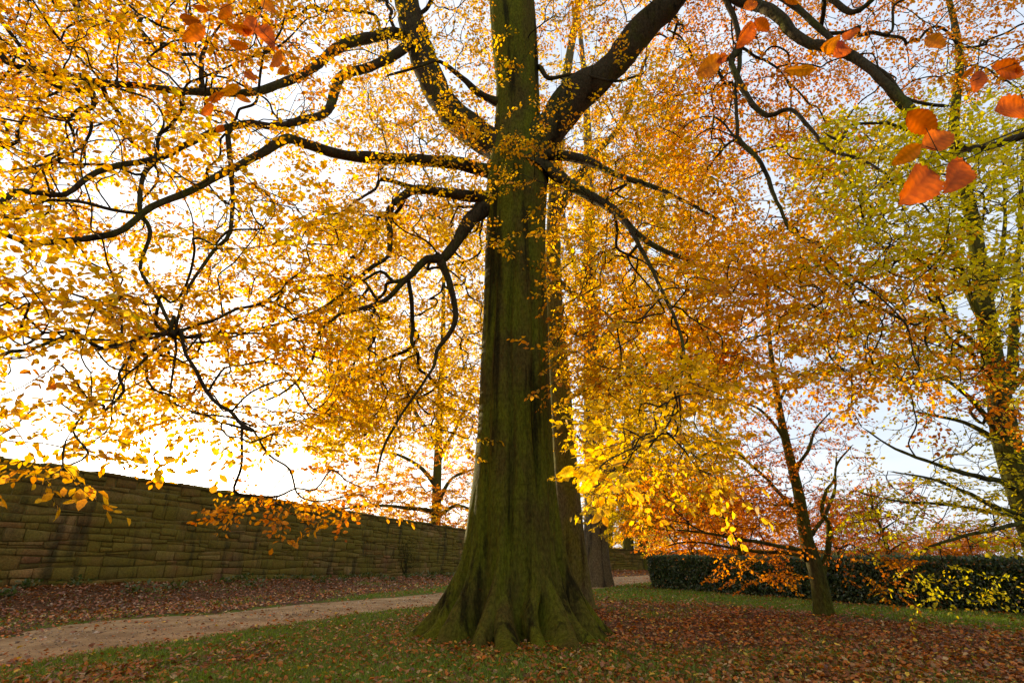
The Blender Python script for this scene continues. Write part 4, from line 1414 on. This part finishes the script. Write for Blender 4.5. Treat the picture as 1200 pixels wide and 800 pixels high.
# creeper stem with leaves climbing the wall
P2 = gnd(516, 676)
t_ = Tree('creeper', (P2[0], P2[1], P2[2]), 'thin dark creeper climbing the stone wall left of the beech roots', None, M_TWIG, 61, 'climbing plant')
dW, aW, _ = polydist(P2[0], P2[1], WALL)
sW = float(aW)
for lean, hgt_ in ((0, 2.3), (.5, 1.8), (-.4, 1.2)):
    pts = []
    for f_ in np.linspace(0, 1, 6):
        q_, D2 = wpt(sW + lean * f_ + .12 * math.sin(f_ * 7))
        nn = np.array([D2[1], -D2[0]])
        q_ = q_ + nn * .07
        pts.append((q_[0], q_[1], -.05 + hgt_ * f_))
    t_.limb(pts, .07, .02, .25, 6, px=False, name='stem')
pp = []
for _ in range(46):
    a = rw.uniform(-.6, .7)
    q_, D2 = wpt(sW + a)
    nn = np.array([D2[1], -D2[0]])
    q_ = q_ + nn * rw.uniform(.08, .2)
    pp.append((q_[0], q_[1], rw.uniform(.1, 2.4)))
PAL['ivy'] = [(3, (.03, .05, .012)), (2, (.05, .07, .015)), (1, (.09, .06, .02))]
t_.grow(np.array(pp), ['ivy'] * len(pp), ['sparse'] * len(pp), np.full(len(pp), .8), .2, .3, .03, crown='foliage')

# ================================================================== HEDGE
HH = 1.34
hroot = empty('hedge', (HEDGE_A[0], HEDGE_A[1], 0), 'long clipped dark green hedge with a flat top on the right', 'hedge')
hb = (HEDGE_A[0], HEDGE_A[1], 0)
hn = np.array([_hd[1], -_hd[0]])
if hn[1] > 0:
    hn = -hn
HL = np.linalg.norm(HEDGE_B2 - HEDGE_A)
HDP = 1.5
rh = np.random.default_rng(9)


def hedge_pt(u, d, z):
    b_ = HEDGE_A[None] + _hd[None] * u[:, None] - hn[None] * d[:, None]
    return np.stack([b_[:, 0], b_[:, 1], z + H0(b_[:, 0], b_[:, 1])], -1)


PAL['hedge'] = [(4, (.022, .042, .012)), (3, (.045, .08, .018)), (2, (.02, .036, .011)), (1.4, (.085, .12, .03)), (.45, (.22, .1, .02)), (.3, (.12, .12, .02))]
n = 62000
u = HL * rh.random(n) ** 1.0
which = rh.random(n)
depth = rh.gamma(1.6, .045, n)
z = rh.uniform(.02, HH, n)
d = depth.copy()
top = which > .72
d = np.where(top, rh.uniform(0, HDP, n), d)
z = np.where(top, HH - rh.gamma(1.5, .03, n) + .05 * (rh.random(n) < .2) * rh.random(n), z)
endm = which < .09
u = np.where(endm, rh.gamma(1.6, .04, n), u)
d = np.where(endm, rh.uniform(0, HDP, n), d)
z = np.where(endm, rh.uniform(.02, HH, n), z)
bul = .16 * (fbm(np.stack([u * .8, z * 1.2, 0 * u], -1), 5, 3) - .5)
d = d - np.where(top, 0, bul) + .05 * (1 - z / HH)
z = z + np.where(top, .13 * (fbm(np.stack([u * .7, d, 0 * u], -1), 8, 3) - .5), 0)
Pn = hedge_pt(u, d, np.clip(z, .015, 2))
V = leaf_arrays(Pn, rh.uniform(0, 6.28, n), rh.uniform(-1.3, 1.3, n), rh.uniform(-1.5, 1.5, n), rh.uniform(.05, .105, n), rh.uniform(0, 1.5, n))
C = 1.9 * pick_cols('hedge', n, rh) * rh.uniform(.7, 1.3, n)[:, None]
make_mesh('foliage', V.reshape(-1, 3), (LQ[None] + (np.arange(n) * 7)[:, None, None]).reshape(-1, 4), None, M_HEDGE, np.repeat(C, 7, 0), False, hroot, hb)
# inner twiggy body
nu, nv = 70, 24
prof = []
for t in np.linspace(0, 1, nv):
    if t < .42:
        prof.append((.16, HH * .88 * t / .42))
    elif t < .58:
        prof.append((.16 + (HDP - .32) * (t - .42) / .16, HH * .9))
    else:
        prof.append((HDP - .16, HH * .88 * (1 - (t - .58) / .42)))
prof = np.array(prof)
us = np.linspace(.14, HL - .1, nu)
core = np.array([hedge_pt(np.full(nv, uu), prof[:, 0], prof[:, 1] - .05) for uu in us])
core += (np.stack([fbm(core * 3, 70 + q_, 2) for q_ in range(3)], -1) - .5) * .14
i = np.arange(nu - 1)[:, None] * nv
j = np.arange(nv - 1)[None, :]
F = np.stack([i + j, i + nv + j, i + nv + j + 1, i + j + 1], -1).reshape(-1, 4)
caps = []
for base_ in (0, (nu - 1) * nv):
    for a in range(nv // 2 - 1):
        caps.append((base_ + a, base_ + a + 1, base_ + nv - 2 - a, base_ + nv - 1 - a))
m, nt, out = new_mat('hedge_inside')
h = N(nt)
f1 = h.noise(h.pos(), 12, 5, .7)
h.principled(out, h.mix(h.ramp(f1, .35, .65), (.012, .015, .006), (.035, .035, .012)), .95, h.bump(f1, 1, .08), .05)
make_mesh('branch_mass', core.reshape(-1, 3), np.r_[F, np.array(caps)], None, m, None, True, hroot, hb)

# ================================================================== LITTER, GRASS, WEEDS
PAL['litter'] = [(4, (.30, .095, .018)), (3, (.42, .15, .024)), (2.4, (.15, .05, .016)), (2.4, (.52, .16, .016)), (1.5, (.30, .18, .08)), (1.2, (.52, .36, .16)), (.8, (.70, .46, .05)), (1, (.56, .19, .018))]
PAL['bank'] = [(4, (.22, .075, .016)), (3, (.32, .10, .018)), (2, (.13, .05, .014)), (1.5, (.36, .24, .13)), (1, (.42, .16, .02))]
rl = np.random.default_rng(12)


def scatter_field(n, x0, x1, y0, y1):
    """denser towards the viewer, within the seen wedge and a margin"""
    Y = y0 * (y1 / y0) ** rl.random(n)
    X = rl.uniform(-1, 1, n) * Y * 1.12 + rl.uniform(-1, 1, n)
    k_ = (X > x0) & (X < x1)
    return X[k_], Y[k_]


X, Y = scatter_field(150000, -30, 30, 5.0, 55)
wd, wa, ws = polydist(X, Y, WALL)
ok = (ws < 0) & (wd > .05)
hd_, _, hs_ = polydist(X, Y, HEDGE_L)
pm, pd = path_mask(X, Y)
g = grassy(X, Y) * (1 - .8 * np.exp(-((np.hypot(X, Y - YT) - 1.7) / .5) ** 2))
bank = (wd < 5.2) & (pd > -.15) & (Y < 60)
dens = np.where(bank, 1.0, (1 - g) * .7 + .27)
dens = np.where(pm > 0, .05 + .45 * np.exp(-(pm / .22)), dens)
dens = dens * np.where(bank, 1, np.clip(-.15 + 2.1 * n2(X, Y, .9, 14, 3), .1, 1))
ok &= rl.random(len(X)) < dens
ok &= np.hypot(X, Y - YT) > 1.25
# not inside the hedge
rel = np.stack([X, Y], -1) - HEDGE_A
uu, dd = rel @ _hd, rel @ -hn
ok &= ~((uu > 0) & (uu < HL) & (dd > -.05))
X, Y, bank = X[ok], Y[ok], bank[ok]
n = len(X)
Z = HG(X, Y)
pm, _ = path_mask(X, Y)
Z = np.where(pm > .05, np.maximum(Z, H0(X, Y) - .035), Z) + .012 + np.where(bank, rl.random(n) * .06, rl.random(n) * .02)
size = rl.uniform(.05, .1, n) * np.clip((Y / 11) ** .45, 1, 2.2)
V = leaf_arrays(np.stack([X, Y, Z], -1), rl.uniform(0, 6.28, n), rl.normal(0, .3, n), rl.normal(0, .38, n), size, rl.uniform(-1.2, 2.6, n))
C = np.where(bank[:, None], pick_cols('bank', n, rl), pick_cols('litter', n, rl)) * rl.uniform(.85, 1.35, n)[:, None]
lit = make_mesh('fallen_leaves', V.reshape(-1, 3), (LQ[None] + (np.arange(n) * 7)[:, None, None]).reshape(-1, 4), None, M_LITTER, np.repeat(C, 7, 0))
tag(lit, 'brown and russet fallen leaves lying over the lawn and bank', 'leaf litter', None, 'stuff')
print('litter', n)

# small stones on the path
k_ = rl.integers(0, len(PC) - 1, 9000)
o_ = rl.normal(0, .5, 9000)
XY = PC[k_] + tg[k_] * rl.uniform(-.3, .3, 9000)[:, None] + nr[k_] * (o_ * PW[k_])[:, None]
ok = (np.abs(o_) < 1.1) & (XY[:, 1] < 40) & (XY[:, 1] > 5)
XY = XY[ok]
n = len(XY)
Z = H0(XY[:, 0], XY[:, 1]) - .033
sz_ = rl.gamma(2, .006, n) + .004
OCT = np.array([[1, 0, 0], [0, 1, 0], [-1, 0, 0], [0, -1, 0], [0, 0, .7], [0, 0, -.6]], float)
OT = np.array([[0, 1, 4], [1, 2, 4], [2, 3, 4], [3, 0, 4], [1, 0, 5], [2, 1, 5], [3, 2, 5], [0, 3, 5]])
Rm = rot_xyz(n, rl.normal(0, .4, n), rl.normal(0, .4, n), rl.uniform(0, 6.28, n))
V = np.einsum('nij,nkj->nki', Rm, OCT[None] * rl.uniform(.6, 1.4, (n, 6, 1))) * sz_[:, None, None] + np.c_[XY, Z][:, None, :]
PAL['stone'] = [(3, (.36, .27, .17)), (2, (.24, .17, .1)), (1, (.5, .42, .32)), (1, (.16, .11, .07))]
m, nt, out = new_mat('path_stone')
h = N(nt)
h.principled(out, h.attr(), .9)
gv = make_mesh('gravel', V.reshape(-1, 3), None, (OT[None] + (np.arange(n) * 6)[:, None, None]).reshape(-1, 3), m, np.repeat(pick_cols('stone', n, rl), 6, 0))
tag(gv, 'small loose stones scattered over the earth path', 'gravel', None, 'stuff')

X, Y = scatter_field(330000, -16, 24, 5.0, 42)
g = grassy(X, Y)
pm, pd = path_mask(X, Y)
wd, wa, ws = polydist(X, Y, WALL)
rel = np.stack([X, Y], -1) - HEDGE_A
uu, dd = rel @ _hd, rel @ -hn
ok = (rl.random(len(X)) < np.clip(g * 1.1 - .12, 0, 1) + .05) & (pm < .02) & (ws < 0) & (wd > 2.0) & (np.hypot(X, Y - YT) > 1.35) & ~((uu > 0) & (dd > -.1))
X, Y = X[ok], Y[ok]
n = len(X)
Z = HG(X, Y) - .005
ht = rl.uniform(.035, .085, n) * np.clip((Y / 12) ** .3, 1, 1.6)
a = rl.uniform(0, 6.28, n)
ln_ = rl.normal(0, .55, (n, 2)) * ht[:, None]
wv = np.stack([np.cos(a), np.sin(a), 0 * a], -1) * (rl.uniform(.003, .006, n) * np.clip(Y / 9, 1, 3))[:, None]
b0 = np.stack([X, Y, Z], -1)
mid = b0 + np.c_[ln_ * .4, ht * .6]
tip = b0 + np.c_[ln_ * 1.3, ht]
V = np.stack([b0 - wv, b0 + wv, mid + wv * .8, mid - wv * .8, tip], 1)
PAL['grass'] = [(4, (.17, .29, .014)), (3, (.23, .32, .018)), (2, (.11, .19, .012)), (1.2, (.24, .21, .04))]
C = pick_cols('grass', n, rl) * rl.uniform(.75, 1.25, n)[:, None]
i5 = (np.arange(n) * 5)[:, None]
gro = make_mesh('grass', V.reshape(-1, 3), i5 + np.array([[0, 1, 2, 3]]), i5 + np.array([[3, 2, 4]]), M_GRASS, np.repeat(C, 5, 0))
tag(gro, 'short green grass growing through the fallen leaves', 'grass', None, 'stuff')
print('grass', n)

# weeds and tufts along the foot of the wall
B = Bag()
PAL['weed'] = [(3, (.07, .11, .02)), (2, (.11, .14, .025)), (1, (.16, .13, .04))]
for _ in range(46):
    s_ = rw.uniform(18, 62)
    P2, D2 = wpt(s_)
    nn = np.array([D2[1], -D2[0]])
    q_ = P2 + nn * rw.uniform(.25, 3.6)
    z_ = float(HG(q_[0], q_[1]))
    k_ = rw.integers(25, 60)
    sz = rw.uniform(.12, .32)
    Pn = np.stack([q_[0] + rw.normal(0, sz * .8, k_), q_[1] + rw.normal(0, sz * .8, k_), z_ + rw.uniform(0, sz, k_)], -1)
    V = leaf_arrays(Pn, rw.uniform(0, 6.28, k_), rw.uniform(-1.3, .3, k_), rw.uniform(-.6, .6, k_), rw.uniform(.08, .2, k_), np.ones(k_))
    V[:, :, :] = V
    B.add(V.reshape(-1, 3), (LQ[None] + (np.arange(k_) * 7)[:, None, None]).reshape(-1, 4), None, np.repeat(pick_cols('weed', k_, rw), 7, 0))
wo = B.build('undergrowth', M_GRASS)
tag(wo, 'green weeds and tufts along the foot of the stone wall', 'undergrowth', None, 'stuff')

# ================================================================== LIGHT AND SKY
sr = ray(190, 556)
sr = sr / np.linalg.norm(sr)
ELEV = math.asin(sr[2])
AZ = math.atan2(sr[0], sr[1])
sd_ = Vector(sr)
ld = bpy.data.lights.new('sun', 'SUN')
ld.energy = 5.0
ld.angle = math.radians(.53)
ld.color = (1, .80, .52)
lo_ = bpy.data.objects.new('sun', ld)
COL.objects.link(lo_)
lo_.rotation_euler = sd_.to_track_quat('Z', 'Y').to_euler()
lo_.location = (-30, 45, 30)

w = bpy.data.worlds.new('World')
scene.world = w
w.use_nodes = True
nt = w.node_tree
nt.nodes.clear()
h = N(nt)
out = h.node('ShaderNodeOutputWorld')
bg = h.node('ShaderNodeBackground')
sky = h.node('ShaderNodeTexSky', sky_type='NISHITA')
sky.sun_disc = False
sky.sun_elevation = ELEV
sky.sun_rotation = AZ
sky.air_density = 1.0
sky.dust_density = 1.5
sky.ozone_density = 1.0
tc = h.node('ShaderNodeTexCoord').outputs['Generated']
dt = h.node('ShaderNodeVectorMath', operation='DOT_PRODUCT')
nrm_ = h.node('ShaderNodeVectorMath', operation='NORMALIZE')
h.link(tc, nrm_.inputs[0])
h.link(nrm_.outputs[0], dt.inputs[0])
dt.inputs[1].default_value = tuple(sr)
cosv = h.math('MAXIMUM', dt.outputs['Value'], 0.0)
cl = h.noise(h.mapping(tc, (1, 1, 2.2)), 2.2, 6, .6, .4)
cloud_col = h.mix(h.ramp(cl, .35, .7), (6.0, 6.7, 7.9), (8.0, 8.3, 8.9))
base = h.mix(.72, sky.outputs[0], cloud_col)
g1 = h.math('MULTIPLY', h.math('POWER', cosv, 900), 420)
g2 = h.math('MULTIPLY', h.math('POWER', cosv, 60), 18)
g3 = h.math('MULTIPLY', h.math('POWER', cosv, 6), 6)
gs = h.math('ADD', g1, h.math('ADD', g2, g3))
gl = h.mix(1.0, (1.0, .93, .80), gs, 'MULTIPLY')
tot = h.mix(1.0, base, gl, 'ADD')
nt.links.new(tot, bg.inputs['Color'])
bg.inputs['Strength'].default_value = .07
nt.links.new(bg.outputs[0], out.inputs['Surface'])

scene.view_settings.view_transform = 'Standard'
scene.view_settings.look = 'None'
scene.view_settings.exposure = 1.26
scene.view_settings.gamma = 1
scene.render.engine = 'CYCLES'
scene.cycles.max_bounces = 7
scene.cycles.diffuse_bounces = 4
scene.cycles.transmission_bounces = 4
scene.cycles.glossy_bounces = 2
scene.cycles.use_denoising = True
